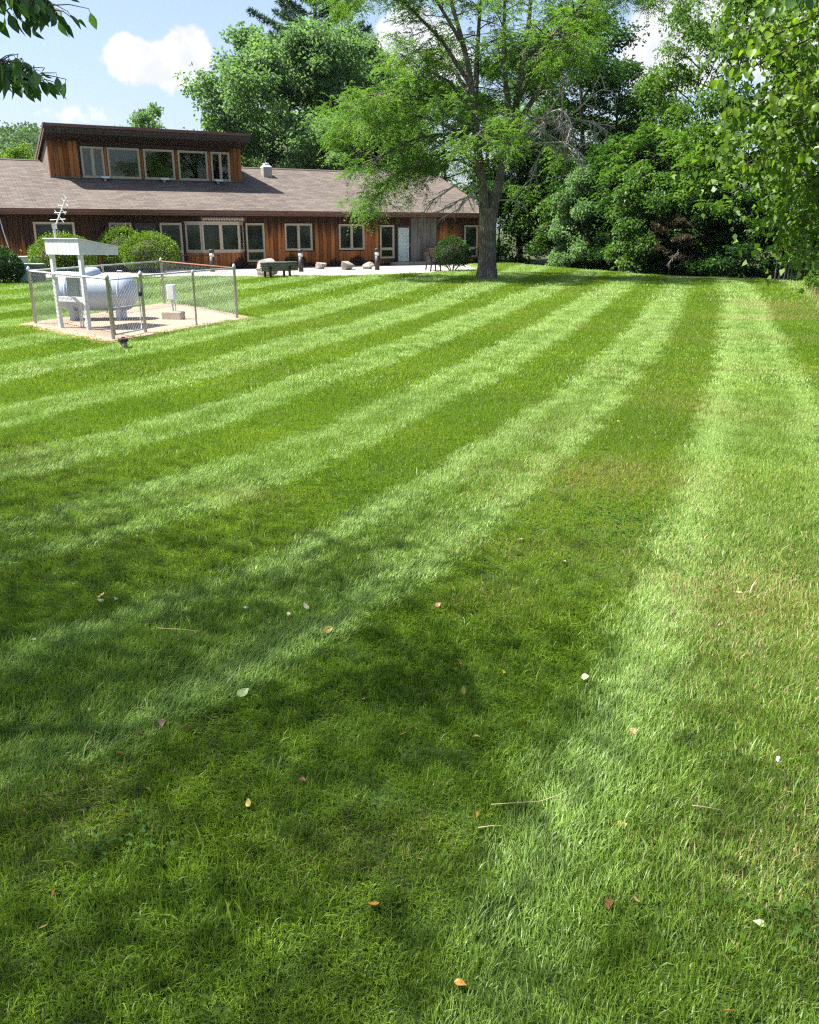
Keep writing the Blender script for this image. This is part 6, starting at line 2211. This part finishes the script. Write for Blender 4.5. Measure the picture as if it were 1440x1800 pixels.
OWN = {0: 'pale green leaf, largest lying in the middle left of the foreground', 1: 'peach-tan curled leaf, largest of the small group at left', 2: 'reddish-brown leaf just right of the peach curled leaf', 3: 'reddish-brown leaf just left of the peach curled leaf',
       6: 'bright yellow leaf beside the two cream leaves', 7: 'orange-tan leaf on the pale stripe at left', 8: 'yellow leaf in the little cluster at far left', 11: 'pale green leaf in the little cluster at far left',
       16: 'curled orange leaf alone near the bottom middle', 17: 'large reddish-brown leaf near the bottom right of centre', 18: 'peach-tan leaf beside the large reddish-brown one', 19: 'peach-tan leaf alone on the bright right-hand stripe',
       27: 'orange leaf lowest at the bottom centre', 28: 'orange leaf cut by the bottom edge at right', 24: 'yellow leaf on the light stripe above the brown leaf', 29: 'reddish-brown leaf near the bottom left edge',
       37: 'yellow leaf far up the dark stripe', 45: 'peach-tan leaf at the far left beyond the dark stripe', 46: 'whitish fleck lying near the clean-out pipe', 47: 'pale green leaf low at the right edge', 48: 'yellow leaf at the bottom left corner', 4: 'orange leaf below the peach curled leaf', 5: 'yellow leaf below the small group at left'}
OWN.update({9: 'cream leaf, right-hand one of the cluster at far left', 10: 'cream leaf in the middle of the cluster at far left', 12: 'cream leaf, upper of two beside the bright yellow leaf', 13: 'cream leaf, lower of two beside the bright yellow leaf',
            14: 'whitish fleck left of the two cream leaves', 15: 'cream leaf beside the thin straight straw', 20: 'cream leaf at the left border of the bright stripe', 21: 'yellow leaf, topmost of three in the dark turf at centre',
            22: 'yellow leaf, middle of three in the dark turf at centre', 23: 'yellow leaf, lowest of three in the dark turf at centre', 25: 'orange leaf at the left end of the long bent stalk', 26: 'small orange leaf between the three yellow leaves and the bright stripe',
            30: 'small yellow leaf alone in the lower left turf', 31: 'small reddish-brown leaf right of the lone yellow leaf at lower left', 32: 'small peach-tan leaf just left of centre in the dark turf', 33: 'small cream leaf on the dark stripe near its pale left border',
            34: 'whitish fleck on the dark stripe near the clover patch', 35: 'small cream leaf on the dark stripe below the clover patch', 36: 'yellow leaf on the pale stripe beyond the dark stripe', 38: 'small peach-tan leaf left of the brown dry turf patch',
            39: 'small cream leaf at the lower end of the pale stripe', 40: 'tiny reddish-brown leaf on the bright stripe below its brightest part', 41: 'small cream leaf on the dry turf at right', 42: 'small reddish-brown leaf below the cream one at right',
            43: 'whitish fleck near the right edge', 44: 'small orange leaf above the three yellow leaves', 49: 'tiny reddish-brown leaf on the upper part of the bright stripe', 50: 'cream leaf at the left edge below the little cluster',
            51: 'whitish fleck at the left edge, lowest there', 52: 'whitish fleck at the left edge on the pale stripe', 53: 'tiny peach-tan leaf right of the pale green leaf'})
shapes = {}
rl = random.Random(12)
for i, (x, y, s_, c_) in enumerate(FALLEN):
    key = (c_, i % 2)
    if key not in shapes:
        shapes[key] = leaf_blade('fallen_leaf', 1.0, 0.62 if i % 2 else 0.78, i % 2 == 0, LEAFCOL[c_], 0.42 if i % 2 else -0.38)
    ob = link(bpy.data.objects.new('fallen_leaf', shapes[key]))
    ob.location = (x, y, float(gz(x, y)) + 0.026 + rl.uniform(-0.006, 0.008))
    ob.rotation_euler = (rl.uniform(-0.8, 0.8), rl.uniform(-0.6, 0.4), rl.uniform(0, 6.28))
    k = s_ * 1.0
    ob.scale = (k, k, k)
    tag(ob, OWN.get(i, 'small %s fallen leaf lying loose on the mown grass' % WORDS[c_]), 'leaf', 'leaves fallen on the lawn')

M_straw = plain('dry_straw', (0.52, 0.42, 0.22), 0.8, var=0.2)
for pts, lb in (([(-1.36, 4.18), (-1.24, 4.165), (-1.12, 4.14)], 'thin straight straw lying on the dark turf at left'),
                ([(0.31, 2.72), (0.50, 2.74), (0.57, 2.775), (0.64, 2.82)], 'long bent dry grass stalk on the light stripe'),
                ([(1.07, 2.72), (1.12, 2.71), (1.18, 2.69)], 'short dry stalk at the right on the light stripe'),
                ([(0.25, 2.59), (0.30, 2.60), (0.34, 2.60)], 'short dry stalk below the long bent one')):
    q = MB().tube([(x, y, float(gz(x, y)) + 0.040) for x, y in pts], [0.0019, 0.0016, 0.0013, 0.0009][:len(pts)], 5)
    tag(q.build('dry_stalk', M_straw, None, True), lb, 'stalk')

# clover patch and scattered broad weeds in the turf
rng = np.random.default_rng(131)
Vs, ts = [], []
for cx_, cy_, sx_, sy_, n_ in ((1.6, 6.05, 0.22, 0.38, 420), (-1.0, 2.55, 0.10, 0.06, 40), (1.3, 2.2, 0.12, 0.08, 40), (-4.5, 13.5, 2.2, 0.8, 500), (-9.5, 16.6, 2.0, 1.6, 700)):
    P_ = np.stack([rng.normal(cx_, sx_, n_), rng.normal(cy_, sy_, n_)], 1)
    zz = gz(P_[:, 0], P_[:, 1]) + rng.uniform(0.02, 0.045, n_)
    P3 = np.concatenate([P_, zz[:, None]], 1)
    a_ = rng.uniform(0, 6.28, n_)
    for k in range(3):
        ax = np.stack([np.cos(a_ + 2.09 * k), np.sin(a_ + 2.09 * k), np.full(n_, 0.15)], 1)
        Vs.append(leaf_quads(rng, P3, ax, 0.014 if cy_ < 9 else 0.024, 0.013 if cy_ < 9 else 0.022, level=0.9))
        ts.append(np.clip(rng.normal(0.4, 0.2, n_), 0, 1))
V, Q_, tn = pack(Vs, ts)
tag(quads_object('clover', V, Q_, foliage_mat('clover_leaf', (0.045, 0.115, 0.018), (0.100, 0.180, 0.030), 0.35, 0.02), attrs={'tint': tn}), 'low clover patches growing in the lawn', 'clover', kind='stuff')

# dry tall grass along the right edge of the lawn
n_ = 1500
yy = rng.uniform(17.5, 34, n_)
xx = lawn_right(yy) + rng.normal(0.5, 0.45, n_)
V, Qd, at = blade_arrays(rng, n_, 0.01, 0.16, 0.014, 0.3, 0.4, 1.8, 0.6)
V = V.reshape(n_, 6, 3)
V[:, :, 0] += xx[:, None]
V[:, :, 1] += yy[:, None]
V[:, :, 2] += gz(xx, yy)[:, None]
dm_ = foliage_mat('dry_meadow_blades', (0.30, 0.20, 0.09), (0.16, 0.19, 0.05), 0.35, 0.02)
tag(quads_object('dry_grass', V.reshape(-1, 3), Qd, dm_, attrs=at), 'straw-coloured tall grass along the right edge of the lawn', 'grass', kind='stuff')

# ------------------------------------------------------------------ summer haze
hzb = MB().box((0, 200, 37), (3600, 3600, 86))
m = bpy.data.materials.new('thin_summer_haze')
m.use_nodes = True
m.node_tree.nodes.clear()
t = NT(m.node_tree)
out = t.new('ShaderNodeOutputMaterial')
pv = t.new('ShaderNodeVolumePrincipled')
pv.inputs['Color'].default_value = (0.86, 0.92, 1.0, 1)
pv.inputs['Density'].default_value = 0.00006
pv.inputs['Anisotropy'].default_value = 0.2
t.l.new(pv.outputs[0], out.inputs['Volume'])
tag(hzb.build('haze', m), kind='stuff')
